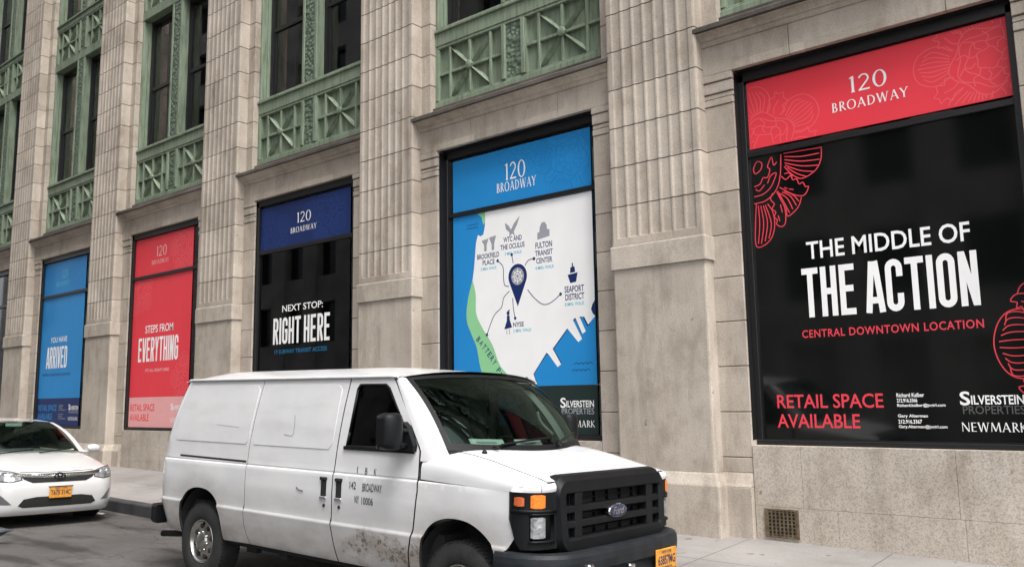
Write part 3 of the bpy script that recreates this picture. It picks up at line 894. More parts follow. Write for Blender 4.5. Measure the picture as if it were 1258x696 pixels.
def lineart(e, name, m, lines, box, w, place):
    mb = MB()
    for k, ln in enumerate(clip_lines(lines, *box)): ribbon(mb, ln, w, place, lay=.00003 * (k % 40))
    return mb.build(name, m, e)
def heading(e, m, place, b120, bbw, bold=1.):
    mb = MB(); roman_text(mb, '120', *b120, place, bold); mb.build('number_lettering', m, e)
    mb = MB(); roman_text(mb, 'BROADWAY', *bbw, place, bold * 1.1); mb.build('street_lettering', m, e)
def footer(e, place, x0, k, zt, m_big, m_small, m_logo, m_logo2, dx=0.):
    """RETAIL SPACE AVAILABLE, two contacts, two firms: laid out from the black poster, scaled by k"""
    X = lambda a: x0 + (a + 1.23) * k
    mb = MB(); sans(mb, 'RETAIL SPACE', X(-1.23), X(-.065), zt - .155, zt, place, .012); sans(mb, 'AVAILABLE', X(-1.24), X(-.32), zt - .375, zt - .22, place, .012)
    mb.build('retail_lettering', m_big, e)
    mb = MB()
    for q, (t_, b) in enumerate((('Richard Kelber', .34), ('212.916.3366', .27), ('Richard.kelber@jngirl.com', .535), ('Gary Alterman', .36), ('212.916.3367', .30), ('Gary.Alterman@jngirl.com', .535))):
        z = zt - .045 - .055 * q - (.055 if q > 2 else 0)
        sans(mb, t_, X(.07), X(b), z, z + .042, place, .02)
    mb.build('contact_lettering', m_small, e)
    mb = MB(); sans(mb, 'S', X(.67), X(.765), zt - .135, zt + .005, place, .02); sans(mb, 'ILVERSTEIN', X(.772), X(1.235), zt - .128, zt - .035, place, .02)
    mb.build('company_lettering', m_logo, e)
    mb = MB(); sans(mb, 'PROPERTIES', X(.69), X(1.235), zt - .222, zt - .138, place, .01); mb.build('company_lettering', m_logo2, e)
    mb = MB(); roman_text(mb, 'NEWMARK', X(.665), X(1.24), zt - .395, zt - .305, place, 1.0, .8); mb.build('broker_lettering', m_logo, e)

# black poster, nearest
e, pl = poster(5, 'black window poster reading The Middle of The Action under a red band')
hb = sheet(e, 'header_band', V_RED, -1.385, 1.40, 4.555, 5.395); sheet(e, 'main_panel', BLACK_VINYL, -1.385, 1.40, 1.10, 4.455)
lineart(e, 'flower_drawing', vinyl('soft_red_line', (.87, .11, .13)), rose(1.22, 5.0, .70, 3) + rose(-1.20, 4.60, .72, 5), (-1.37, 1.39, 4.56, 5.39), .012, pl(.0003))
heading(e, V_WHITE, pl(.002), (-.175, .225, 4.97, 5.16), (-.385, .43, 4.785, 4.895))
def crop7(u, v):
    u, v = u / 5.35 - 11, v / 5.35 - 10
    return (-1.39 + u * .00977 - v * .00062, 4.5 - v * .0101 - u * .00208)
FL = [[(285, 45), (520, 5)], [(525, 0), (522, 80), (485, 150), (405, 200), (345, 180), (290, 130)], [(290, 65), (400, 62), (512, 40)], [(292, 85), (400, 92), (515, 78)], [(292, 105), (400, 122), (505, 115)], [(295, 120), (390, 150), (480, 155)], [(310, 135), (370, 170), (435, 188)],
      [(270, 190), (300, 210), (330, 185), (345, 210), (370, 205), (385, 235), (410, 225), (425, 250), (445, 250), (430, 290), (400, 310), (340, 300), (260, 262)], [(290, 175), (320, 168), (345, 190)], [(320, 270), (350, 272)], [(290, 262), (310, 268)],
      [(400, 318), (385, 370), (350, 415), (310, 440), (300, 380), (262, 310), (245, 285)], [(262, 300), (310, 330), (345, 395)], [(275, 290), (330, 315), (368, 370)], [(290, 285), (345, 305), (385, 345)], [(250, 300), (285, 350), (325, 420)],
      [(215, 300), (200, 340), (225, 370), (210, 400), (235, 420), (225, 450), (245, 470), (240, 495), (270, 510), (295, 490), (300, 440), (290, 380), (262, 330), (240, 290)], [(265, 370), (278, 420)], [(250, 440), (262, 475)],
      [(105, 375), (100, 500), (105, 642), (160, 635), (210, 580), (228, 500), (215, 420), (180, 370)], [(118, 385), (128, 500), (120, 630)], [(135, 385), (155, 500), (140, 628)], [(152, 382), (180, 490), (165, 610)], [(165, 378), (205, 490), (190, 590)],
      [(90, 375), (160, 355), (215, 310), (250, 250), (265, 170), (268, 50)], [(90, 330), (150, 310), (200, 265), (230, 200), (235, 170), (200, 190), (180, 240)], [(90, 265), (130, 245), (150, 205), (180, 200), (195, 150), (180, 130), (205, 70), (220, 120), (240, 100)], [(90, 130), (110, 100), (140, 110), (135, 150), (100, 180), (85, 160), (90, 130)], [(100, 280), (125, 290), (160, 250)]]
lineart(e, 'flower_drawing', V_REDT, [[crop7(*p) for p in spline(l, 5)] for l in FL], (-1.38, 1.4, 1.1, 4.45), .0125, pl(.0003))
cR = [(x, z) for x, z in rose(1.62, 2.08, .60, 11)[0]]
SH = []
Q = lambda u, v: (1.02 + u, 2.08 + v)
SH.append(spline([Q(.45, .36), Q(.2, .37), Q(.06, .24), Q(.0, .0), Q(.06, -.24), Q(.2, -.37), Q(.45, -.36)], 8))
for v in (-.32, -.26, -.19, -.12, -.04, .04, .12, .19, .26, .32): SH.append(spline([Q(.04 + abs(v) * .3, v * .80), Q(.16, v * 1.06), Q(.28, v * 1.08), Q(.45, v * .85)], 6))
for s in (1, -1):
    SH.append(spline([Q(.42, .34 * s), Q(.36, .37 * s), Q(.32, .35 * s), Q(.30, .40 * s), Q(.25, .39 * s), Q(.26, .45 * s), Q(.20, .47 * s), Q(.24, .53 * s), Q(.31, .545 * s), Q(.42, .53 * s)], 5)); SH.append(spline([Q(.27, .545 * s), Q(.31, .63 * s), Q(.42, .70 * s)], 5)); SH.append(spline([Q(.30, .46 * s), Q(.36, .44 * s), Q(.42, .46 * s)], 5))
SH = [[(1.02 + (x - 1.02) * .9, 2.06 + (z - 2.08) * .9) for x, z in l] for l in SH]
lineart(e, 'flower_drawing', V_REDT, SH, (-1.38, 1.39, 1.1, 4.45), .0115, pl(.0003))
mb = MB(); sans(mb, 'THE MIDDLE OF', -.78, .90, 3.13, 3.335, pl(.001), .013); mb.build('slogan_lettering', V_WHITE, e)
mb = MB(); block_text(mb, 'THE ACTION', -.85, .94, 2.465, 3.03, pl(.001)); mb.build('slogan_lettering', V_WHITE, e)
mb = MB(); sans(mb, 'CENTRAL DOWNTOWN LOCATION', -.89, .95, 2.235, 2.325, pl(.001), .015, track=1.1); mb.build('slogan_lettering', V_REDT, e)
footer(e, pl(.001), -1.23, 1., 1.60, V_REDT, V_WHITE, V_WHITE, V_DKGREY)

# map poster
e, pl = poster(4, 'blue and white map poster in a window right behind the van')
MX0, MX1 = -1.33, 1.30
sheet(e, 'header_band', V_BLUE, MX0, MX1, 4.525, 5.365)
sheet(e, 'water_panel', V_BLUE, MX0, MX1, 1.775, 4.45)
sheet(e, 'bottom_strip', V_DGREEN, MX0, MX1, 1.10, 1.77)
lineart(e, 'flower_drawing', V_BLUE2, rose(.95, 5.0, .62, 3) + rose(.1, 5.45, .6, 8), (MX0, MX1, 4.53, 5.36), .011, pl(.0003))
heading(e, V_WHITE, pl(.002), (-.25, .14, 4.87, 5.13), (-.42, .335, 4.70, 4.845))
gl = spline([(-.93, 3.42), (-1.03, 3.12), (-1.06, 2.82), (-.97, 2.6), (-.86, 2.38), (-.80, 2.12), (-.70, 1.78)], 6)
gr = spline([(-.12, 1.78), (-.23, 1.92), (-.41, 2.11), (-.55, 2.41), (-.74, 2.67), (-.86, 2.9), (-.87, 3.2), (-.93, 3.42)], 6)
mb = MB(); polyfill(mb, gl + gr[:-1], pl(.0012)); polyfill(mb, [(-.82, 4.445), (-.66, 4.445), (-.67, 4.28), (-.70, 4.25), (-.73, 4.37)], pl(.0012)); mb.build('park_area', V_LGREEN, e)
coast = [(-.66, 4.445), (-.665, 4.23), (-.70, 4.1), (-.76, 4.08), (-.81, 4.11), (-.85, 3.99), (-.89, 3.64), (-.93, 3.40)] + gr[::-1][1:] + [(-.02, 1.78), (.06, 1.90), (.10, 1.91), (.16, 1.85), (.19, 1.78), (.28, 1.78), (.22, 1.95), (.46, 2.24), (.50, 2.21), (.65, 2.03), (.71, 2.07), (.57, 2.29), (.83, 2.56), (1.01, 2.36), (1.075, 2.40), (.93, 2.67), (.97, 2.70), (1.08, 2.47), (1.14, 2.50), (1.04, 2.71), (1.12, 2.70), (1.18, 2.59), (1.30, 2.70), (1.30, 4.445)]
mb = MB(); polyfill(mb, coast, pl(.0006)); mb.build('land_area', V_WHITE, e)
mb = MB()
ribbon(mb, coast[22 + 20:-1] if False else [(-.02, 1.78), (.06, 1.90), (.10, 1.91), (.16, 1.85), (.19, 1.78)], .022, pl(.0002))
ribbon(mb, [(.22, 1.955), (.46, 2.235), (.50, 2.21)], .028, pl(.0002)); ribbon(mb, [(.57, 2.285), (.83, 2.555)], .028, pl(.0002)); ribbon(mb, [(.93, 2.675), (.98, 2.71), (1.09, 2.48)], .05, pl(.0002)); ribbon(mb, [(.22, 1.95), (.27, 1.78)], .028, pl(.0003))
ribbon(mb, [(.57, 2.29), (.71, 2.075)], .03, pl(.0003)); ribbon(mb, [(1.04, 2.71), (1.10, 2.74), (1.19, 2.58)], .05, pl(.0003))
for z, x in ((2.05, .90), (1.96, .86)):
    for k in range(4): ribbon(mb, arc(x + .07 + .075 * k, z, .037, .025, 180, 0, 6), .009, pl(.0003))
for z in (4.27, 4.22): 
    for k in range(3): ribbon(mb, arc(-1.0 + .075 * k, z, .037, .02, 180, 0, 6), .009, pl(.0003))
mb.build('shore_line', V_NAVY, e)
mb = MB()
t_ = [R(a) for a in range(-28, 209, 8)]
polyfill(mb, [(-.04 + .175 * math.cos(t), 3.385 + .185 * math.sin(t)) for t in t_] + [(-.045, 2.94)], pl(.0014))
polyfill(mb, [(1.30, 2.92), (1.26, 2.86), (1.235, 2.80), (1.26, 2.74), (1.30, 2.70)], pl(.0014))
# ship
polyfill(mb, [(.86, 3.31), (1.03, 3.33), (1.0, 3.20), (.90, 3.19)], pl(.0014)); polyfill(mb, [(.90, 3.33), (.99, 3.34), (.98, 3.42), (.91, 3.41)], pl(.0014)); ribbon(mb, [(.945, 3.4), (.945, 3.47)], .02, pl(.0016))
# figure
polyfill(mb, [(-.31, 2.62), (-.16, 2.64), (-.20, 2.75), (-.205, 2.82), (-.255, 2.82), (-.26, 2.74)], pl(.0014)); ring(mb, -.232, 2.855, .028, .032, .001, .001, pl(.0015)); ribbon(mb, [(-.225, 2.885), (-.20, 2.90)], .02, pl(.0016))
mb.build('navy_symbols', V_NAVY, e)
mb = MB(); ring(mb, -.04, 3.385, .12, .13, .001, .001, pl(.0018))
for c, w in ((-.59, 3.97),):
    for q in (-.075, .075):
        polyfill(mb, [(c + q - .07, 4.02 + q * .2), (c + q + .07, 4.04 + q * .2), (c + q + .03, 3.93), (c + q + .03, 3.84), (c + q - .02, 3.83), (c + q - .02, 3.93)], pl(.0014))
polyfill(mb, [(-.27, 4.22), (-.20, 4.17), (-.15, 4.10), (-.10, 4.18), (.02, 4.29), (-.03, 4.17), (-.10, 4.06), (-.07, 3.99), (-.13, 4.04), (-.19, 3.99), (-.18, 4.06), (-.25, 4.12)], pl(.0014))
polyfill(mb, [(.34, 3.88), (.56, 3.91), (.56, 4.01), (.52, 4.01), (.51, 4.08), (.47, 4.13), (.42, 4.12), (.385, 4.06), (.38, 3.99), (.34, 3.98)], pl(.0014))
for x in (-.26, -.21): ribbon(mb, [(x, 2.62), (x, 2.54)], .012, pl(.0014))
mb.build('grey_symbols', V_GREY, e)
mb = MB(); 
for r_ in (.075, .04): ring(mb, -.04, 3.385, r_, r_ * 1.08, r_ - .012, r_ * 1.08 - .012, pl(.0022))
for a in range(0, 360, 45): ribbon(mb, [(-.04 + .05 * math.cos(R(a)), 3.385 + .054 * math.sin(R(a))), (-.04 + .11 * math.cos(R(a)), 3.385 + .118 * math.sin(R(a)))], .01, pl(.0024))
mb.build('seal_drawing', V_WHITE, e)
mb = MB()
AR = [[(-.21, 3.25), (-.29, 3.28), (-.31, 3.40), (-.32, 3.56), (-.42, 3.66)], [(-.12, 3.59), (-.145, 3.72)], [(.10, 3.53), (.17, 3.60), (.27, 3.61)], [(.14, 3.17), (.27, 3.03), (.42, 2.93), (.57, 2.95), (.73, 3.05)], [(-.14, 3.07), (-.13, 2.92), (-.10, 2.77)], [(-.20, 3.18), (-.31, 3.09), (-.36, 2.95), (-.51, 2.83), (-.65, 2.56)]]
for a in AR: ribbon(mb, spline(a, 8), .013, pl(.001)); ring(mb, a[-1][0], a[-1][1], .024, .026, .001, .001, pl(.0012), n=10)
mb.build('route_arrows', V_NAVY, e)
mb = MB()
T = lambda s, x0, x1, z0, z1: sans(mb, s, x0, x1, z0, z1, pl(.001), .02)
T('BROOKFIELD', -.83, -.39, 3.72, 3.80); T('PLACE', -.72, -.48, 3.62, 3.70)
T('WTC AND', -.30, .05, 3.92, 4.0); T('THE OCULUS', -.36, .10, 3.81, 3.89)
T('FULTON', .30, .60, 3.75, 3.84); T('TRANSIT', .29, .61, 3.64, 3.72); T('CENTER', .31, .60, 3.53, 3.61)
T('SEAPORT', .80, 1.13, 3.06, 3.15); T('DISTRICT', .81, 1.13, 2.95, 3.04); T('NYSE', -.14, .06, 2.64, 2.71)
mb.build('place_lettering', V_NAVY, e)
mb = MB()
T('5 MIN. WALK', -.76, -.44, 3.54, 3.59); T('3 MIN. WALK', -.28, .05, 3.72, 3.77); T('4 MIN. WALK', .29, .63, 3.44, 3.49); T('8 MIN. WALK', .80, 1.13, 2.87, 2.92); T('2 MIN. WALK', -.14, .20, 2.56, 2.61)
mb.build('time_lettering', V_CYAN, e)
mb = MB(); BP = 'BATTERY PARK'
for k, ch in enumerate(BP):
    if ch == ' ': continue
    u = k / 11; x = -.82 + .48 * u + .05 * math.sin(u * 3); z = 2.50 - .66 * u; a = R(-52)
    sans(mb, ch, -.028, .028, -.045, .045, lambda p, q, d: pl(.0018)(x + p * math.cos(a) - q * math.sin(a), z + p * math.sin(a) + q * math.cos(a), d), .015)
mb.build('place_lettering', V_NAVY, e)
footer(e, pl(.001), -1.19, .985, 1.60, V_BLUE, V_WHITE, V_WHITE, V_GREY)

# navy header on dark glass
e, pl = poster(3, 'navy window poster on dark glass reading Next Stop Right Here')
sheet(e, 'header_band', V_NAVY, -1.395, 1.29, 4.525, 5.375)
lineart(e, 'flower_drawing', V_NAVY2, rose(.62, 5.05, .62, 3) + rose(-1.1, 4.7, .66, 4), (-1.39, 1.28, 4.53, 5.37), .012, pl(.0003))
sheet(e, 'main_panel', glass('smoked_film', (.30, .30, .31)), -1.395, 1.29, 1.1, 4.45)
heading(e, V_WHITE, pl(.002), (-.25, .17, 4.935, 5.13), (-.44, .34, 4.755, 4.86))
mb = MB(); sans(mb, 'NEXT STOP:', -.65, .56, 3.28, 3.405, pl(.001), .012); mb.build('slogan_lettering', V_WHITE, e)
mb = MB(); block_text(mb, 'RIGHT HERE', -.92, .77, 2.68, 3.175, pl(.001)); mb.build('slogan_lettering', V_WHITE, e)
mb = MB(); sans(mb, '19 SUBWAY TRANSIT ACCESS', -.86, .69, 2.50, 2.58, pl(.001), .012); mb.build('slogan_lettering', V_TEAL, e)

# all red
e, pl = poster(2, 'red window poster reading Steps From Everything, with a pale pink strip at its foot')
sheet(e, 'header_band', V_RED, -1.40, 1.12, 4.525, 5.40); sheet(e, 'main_panel', V_RED, -1.40, 1.12, 1.765, 4.45); sheet(e, 'bottom_strip', V_PINK, -1.40, 1.12, 1.10, 1.762)
lineart(e, 'flower_drawing', V_RED2, rose(.75, 5.0, .6, 6), (-1.39, 1.11, 4.53, 5.39), .012, pl(.0003))
lineart(e, 'flower_drawing', V_RED2, rose(-1.1, 4.2, .6, 6) + rose(1.0, 2.1, .6, 2), (-1.39, 1.11, 1.78, 4.44), .012, pl(.0003))
heading(e, V_PINK2, pl(.002), (-.44, -.0, 4.92, 5.15), (-.64, .11, 4.745, 4.845))
mb = MB(); sans(mb, 'STEPS FROM', -.80, .41, 3.19, 3.365, pl(.001), .012); mb.build('slogan_lettering', V_WHITE, e)
mb = MB(); block_text(mb, 'EVERYTHING', -1.08, .65, 2.55, 3.09, pl(.001)); mb.build('slogan_lettering', V_WHITE, e)
mb = MB(); sans(mb, "IT'S ALL RIGHT HERE", -.73, .30, 2.32, 2.39, pl(.001), .012); mb.build('slogan_lettering', V_PINK2, e)
footer(e, pl(.001), -1.33, .93, 1.61, V_RED, V_PINK2, V_WHITE, V_PINK2)

# all blue, farthest
e, pl = poster(1, 'blue window poster reading You Have Arrived, behind the white car')
sheet(e, 'header_band', V_BLUE, -1.40, 1.05, 4.525, 5.39); sheet(e, 'main_panel', V_BLUE, -1.40, 1.05, 1.795, 4.45); sheet(e, 'bottom_strip', V_NAVY, -1.40, 1.05, 1.10, 1.792)
lineart(e, 'flower_drawing', V_BLUE2, rose(.7, 5.0, .6, 6) + rose(-1.2, 4.9, .5, 7), (-1.39, 1.04, 4.53, 5.38), .012, pl(.0003))
lineart(e, 'flower_drawing', V_BLUE2, rose(-1.1, 4.2, .6, 6), (-1.39, 1.04, 1.8, 4.44), .012, pl(.0003))
heading(e, V_CYAN, pl(.002), (-.34, .0, 4.92, 5.15), (-.66, .08, 4.73, 4.85), 1.1)
mb = MB(); sans(mb, 'YOU HAVE', -.81, .17, 3.24, 3.385, pl(.001), .012); mb.build('slogan_lettering', V_WHITE, e)
mb = MB(); block_text(mb, 'ARRIVED', -1.0, .22, 2.57, 3.13, pl(.001)); mb.build('slogan_lettering', V_WHITE, e)
mb = MB(); sans(mb, 'CENTRAL DOWNTOWN LOCATION', -1.22, .47, 2.37, 2.44, pl(.001), .012); mb.build('slogan_lettering', V_NAVY, e)
footer(e, pl(.001), -1.33, .95, 1.63, V_BLUE, V_GREY, V_WHITE, V_GREY)

#@@PART3
# ------------------------------------------------------------------ the van (x forward from the rear axle, y to its left, z up)
VX, VY = 18.749, -3.694
VAN = empty('van', (VX, VY, road_z(VX) - .022), (-.026, SL, -.005))
VAN_M = Matrix.Translation(VAN.location) @ VAN.rotation_euler.to_matrix().to_4x4()
tag(VAN, 'dirty white cargo van with black grille parked at the kerb, nearest vehicle', 'van')
def vp(mb, name, mats, parent=VAN): return mb.build(name, mats, parent)
PROF = [(.40, .925), (.45, .95), (.52, .968), (.60, .982), (.70, .996), (.738, 1.002), (.752, .998), (.762, .990), (.80, .989), (1.0, .997), (1.14, .994), (1.152, .992), (1.160, .978), (1.168, .984), (1.20, .980), (1.35, .972), (1.55, .957), (1.75, .935), (1.95, .908), (1.98, .902)]
XR = [(.40, -.79), (.45, -.82), (.73, -.92), (.92, -.94), (1.33, -.91), (1.53, -.85), (1.75, -.76), (1.98, -.64)]
def sm(t): t = max(0., min(1., t)); return t * t * (3 - 2 * t)
def wid(x, z):
    h = (interp(PROF, z - .003) + 2 * interp(PROF, z) + interp(PROF, z + .003)) / 4
    d = x - interp(XR, z)
    if d < .30: h -= .16 * (1 - max(d, 0) / .30) ** 2.2
    if x > 3.35: h -= .028 * ((x - 3.35) / .70) ** 2
    # soft bulges of the wheel arches and shallow door pressing
    return h
side = lambda s: (lambda x, z: (x, s * wid(x, z), z))
CRS = [[(x, z) for x in np.arange(-.89, 4.0, .0583)] for z in (.7301, .7393, .7551, .7653, 1.1463, 1.1531, 1.1597, 1.1671, 1.1753)]
def side_panel(name, outline, s=-1, holes=(), parent=VAN, mats=(WHITE, SEAM), d=.06, lip=.025, extra=None):
    mb = MB(); panel(mb, outline, side(s), holes, d, lip, (0, s, 0), lipmi=1, extra=CRS if extra is None else extra); return vp(mb, name, mats, parent)
arch_r = spline([(-.36, .43), (-.37, .60), (-.33, .74), (-.24, .84), (-.10, .89), (.06, .895), (.20, .865), (.31, .79), (.37, .68), (.40, .56), (.41, .43)], 4)
arch_f = spline([(3.12, .44), (3.125, .60), (3.16, .74), (3.24, .84), (3.36, .895), (3.50, .91), (3.64, .89), (3.76, .83), (3.85, .75), (3.865, .70)], 4)
CL = [[(-.6, .745), (-.42, .745)], [(.45, .745), (.77, .745)]]
G_ = .006
rear_q = [(-.66 + .0, .44)] + [(interp(XR, z) + .0, z) for z in (.5, .6, .73, .92, 1.1, 1.33, 1.53, 1.75, 1.95)] + [(.90, 1.955), (.84, 1.62), (.80, 1.36), (.792, 1.17), (.79, .62), (.84, .47), (.86, .44)] + arch_r[::-1]
seam2 = [(2.17, 1.955), (2.13, 1.67), (2.095, 1.36), (2.08, 1.17), (2.075, .74), (2.11, .56), (2.14, .44)]
cargo = [(.90 + G_, 1.955), (.84 + G_, 1.62), (.80 + G_, 1.36), (.792 + G_, 1.17), (.79 + G_, .62), (.84 + G_, .47), (.86 + G_, .44)] + [(a - G_, b) for a, b in seam2[::-1]]
seam3 = [(2.735, 1.925), (2.93, 1.66), (3.055, 1.45), (3.095, 1.38), (3.10, 1.08), (3.06, .79), (3.01, .62), (3.0, .44)]
door_o = [(a + G_, b) for a, b in seam2] + [(a - .009, b) for a, b in seam3[::-1]] + [(2.70, 1.95)]
WIN = [(2.215, 1.385), (2.235, 1.50), (2.275, 1.86), (2.30, 1.895), (2.62, 1.895), (2.67, 1.865), (2.87, 1.60), (2.985, 1.44), (3.0, 1.385)]
HS0 = [(4.02, 1.135), (3.9, 1.14), (3.6, 1.152), (3.3, 1.158)]
fender = [(a + G_, b) for a, b in seam3[::-1][:5]] + [(3.105, 1.158), (3.3, 1.158), (3.6, 1.152), (3.9, 1.14), (4.005, 1.135), (4.005, .93), (4.04, .83), (3.98, .745), (3.90, .70)] + arch_f[::-1]
for s in (-1, 1):
    side_panel('rear_quarter_panel', rear_q, s)
    side_panel('cargo_door' if s < 0 else 'side_panel', cargo, s)
    side_panel('front_fender', fender, s, d=.05)
doors = {s: side_panel('front_door', door_o, s, [WIN], d=.05) for s in (-1, 1)}
# pressing lines: raised edge under the upper panels and the slide rail slot
mb = MB()
def strip(mb, pts, w, off, s=-1, mi=0):
    a = [(x, s * (wid(x, z) + off), z) for x, z in pts]; v = []
    for (x, y, z) in a: v += [(x, y, z - w / 2), (x, y, z + w / 2)]
    mb.add(v, [(2 * i, 2 * i + 2, 2 * i + 3, 2 * i + 1) for i in range(len(pts) - 1)], mi)
strip(mb, [(x, 1.195 - .004 * k / 10) for k, x in enumerate(np.linspace(-.42, .78, 20))], .02, .002)
vp(mb, 'slide_rail', SEAM)
def pressed(x0, x1, z0, z1, r=.05):
    return [(x0, z0), (x1 - r, z0), (x1, z0 + r), (x1 + .05, z1 - r), (x1 + .05 - r, z1), (x0 + .04, z1)]
for nm, o_ in (('upper_pressing', [(-.52, 1.35), (.74, 1.35), (.775, 1.40), (.85, 1.86), (.81, 1.90), (-.36, 1.90), (-.43, 1.86), (-.56, 1.40)]), ('upper_pressing', [(.87, 1.35), (1.98, 1.35), (2.03, 1.40), (2.07, 1.86), (2.02, 1.90), (.97, 1.90), (.935, 1.86), (.865, 1.40)])):
    mb = MB(); panel(mb, o_, lambda x, z: (x, -(wid(x, z) + .0045), z), (), .07, .01, (0, -1, 0)); vp(mb, nm, WHITE)
# drip gutter, its shadow put in as a black strip
mb = MB()
for s in (-1, 1):
    mb.tube([(x, s * (wid(x, 1.962) + .012), 1.962) for x in np.linspace(-.62, 2.76, 40)], .013, 6)
vp(mb, 'drip_gutter', WHITE)
mb = MB()
for s in (-1, 1): strip(mb, [(x, 1.956) for x in np.linspace(-.56, 2.66, 40)], .016, .004, s)
vp(mb, 'gutter_shadow_strip', SEAM)
# upper front: bonnet with wing tops
def crest(x): return 1.158 - .03 * max(0, (x - 3.1)) / .95
def topz(x): return interp([(3.0, 1.432), (3.3, 1.415), (3.5, 1.392), (3.7, 1.352), (3.9, 1.30), (4.05, 1.262), (4.15, 1.238), (4.25, 1.195)], x)
def clip(x, t):
    N_ = 4.2; a = max(-1, min(1, t)) * math.pi / 2; W = wid(min(x, 4.06), crest(x)) - .001
    sn, cs = math.sin(a), math.cos(a)
    return (x, W * math.copysign(abs(sn) ** (2 / N_), sn), crest(x) + (topz(x) - crest(x)) * abs(cs) ** (2 / N_))
def tt(x, y):
    """t for which clip has the given y"""
    W = wid(min(x, 4.06), crest(x)); q = min(1, abs(y) / W)
    return math.copysign(math.asin(q ** (4.2 / 2)) * 2 / math.pi, y)
nose = lambda y: 4.215 - .02 * (abs(y) / .8) ** 6
def xbez(y):
    n_ = Vector((.239, .219)).normalized(); best = None
    for k in range(10, 101):
        u = k / 100; b = .085 * math.sin(math.pi * u) ** .8; yy = .974 - .239 * u + n_.y * b; xx = 4.006 + .219 * u + n_.x * b
        if best is None or abs(yy - abs(y)) < best[0]: best = (abs(yy - abs(y)), xx)
    return best[1] - .004
back = lambda y: 3.585 - .30 * (abs(y) / .88) ** 2
ys = np.linspace(-.797, .797, 25)
bonnet = [(nose(y), tt(nose(y), y)) for y in ys] + [(x, tt(x, .797)) for x in np.linspace(nose(.797), back(.797), 8)[1:-1]] + [(back(y), tt(back(y), y)) for y in ys[::-1]] + [(x, tt(x, -.797)) for x in np.linspace(back(.797), nose(.797), 8)[1:-1]]
mb = MB(); panel(mb, bonnet, clip, (), .05, .02, (.2, 0, 1), lipmi=1); vp(mb, 'bonnet', (WHITE, SEAM))
for s in (-1, 1):
    o_ = [(x, tt(x, s * .808)) for x in np.linspace(3.325, nose(.808), 12)] + [(xbez(y), tt(xbez(y), s * y)) for y in (.82, .85, .88, .91, .935, .95, .96)] + [(x, s * .999) for x in np.linspace(4.0, 3.12, 12)] + [(3.12, s * .62), (3.2, s * .62)]
    mb = MB(); panel(mb, o_, clip, (), .05, .02, (.1, s * .5, 1), lipmi=1); vp(mb, 'wing_top', (WHITE, SEAM))
for s in (-1, 1):
    mb = MB()
    n_ = Vector((.239, .219 * s)).normalized()
    def edge_(u, v):
        q = .088 * math.sin(math.pi * min(1, u)) ** .8 + .002 if u > 0 else .002
        b = Vector((4.006 + .219 * u + n_.x * q, s * (.974 - .239 * u) + n_.y * q, 1.139))
        y = min(abs(b.y), .956); x = b.x - .010 - .03 * max(0, .3 - u); a = Vector(clip(x, tt(x, s * y)))
        p = a.lerp(b, v); p.x += .010 * math.sin(math.pi * v); return tuple(p)
    mb.grid(edge_, [0, .02, .05, .1, .15, .2, .3, .4, .5, .6, .7, .8, .9, 1.0], [0, .2, .4, .6, .8, 1]); vp(mb, 'nose_panel', WHITE)
    mb = MB(); ribbon(mb, [(.30 + .04 * k / 5, k / 5) for k in range(6)] if False else [(.62, 0), (.625, .5), (.63, 1)], .012, lambda a_, b_, d: tuple(Vector(edge_(a_, b_)) + Vector((.003, s * -.001, 0)))); vp(mb, 'bonnet_gap', SEAM)
mb = MB(); mb.box((3.1, -.88, 1.10), (3.98, .88, 1.18)); mb.box((2.6, -.85, .38), (4.05, .85, .62)); vp(mb, 'engine_bay', SEAM)
# windscreen
def wsf(u, v):
    """u -1..1 across, v 0 base .. 1 top"""
    xb, zb, yb = 3.555 - .265 * u * u, 1.372 + .035 * u * u, .885
    xt, zt, yt = 2.925 - .115 * u * u - .02 * u ** 4, 2.005 - .030 * u * u - .02 * u ** 4, .862
    b = .035 * math.sin(math.pi * v)
    return (xb + (xt - xb) * v + b * .7, u * (yb + (yt - yb) * v), zb + (zt - zb) * v + b * .7)
mb = MB(); mb.grid(wsf, np.linspace(-.972, .972, 29), np.linspace(.03, .965, 17))
vp(mb, 'windscreen', GLASS_V)
mb = MB(); off = lambda u, v: tuple(np.array(wsf(u, v)) + np.array((.003, 0, .004)))
for us, vs in ((np.linspace(-1, 1, 29), [-.03, .06]), (np.linspace(-1, 1, 29), [.935, .985]), ([-1.0, -.955], np.linspace(0.0, .985, 17)), ([.955, 1.0], np.linspace(0.0, .985, 17))):
    mb.grid(off, us, vs)
vp(mb, 'windscreen_rubber', PLASTIC)
# windscreen pillars
for s in (-1, 1):
    def pil(a, v):
        e0 = Vector(wsf(s * 1.0, v)); 
        z = e0.z - .004; xx = 3.098 - (3.098 - 2.735) * max(0, min(1, (z - 1.385) / (1.925 - 1.385))) + G_
        e1 = Vector((xx, s * wid(xx, z), z))
        p = e0.lerp(e1, a); p.y += s * .018 * math.sin(math.pi * a); return tuple(p)
    mb = MB(); mb.grid(pil, np.linspace(-.0, 1, 9), np.linspace(-.16, 1.0, 20)); vp(mb, 'windscreen_pillar', WHITE)
# cowl between bonnet and glass
mb = MB(); mb.grid(lambda u, v: (lambda a, b: tuple(a.lerp(b, v)))(Vector(wsf(u, .02)) + Vector((0, 0, -.012)), Vector((back(u * .85) + .02, u * .885, topz(back(u * .85)) - .028 - .02 * u ** 4))), np.linspace(-1, 1, 21), [0, .35, .7, 1]); vp(mb, 'cowl', PLASTIC)
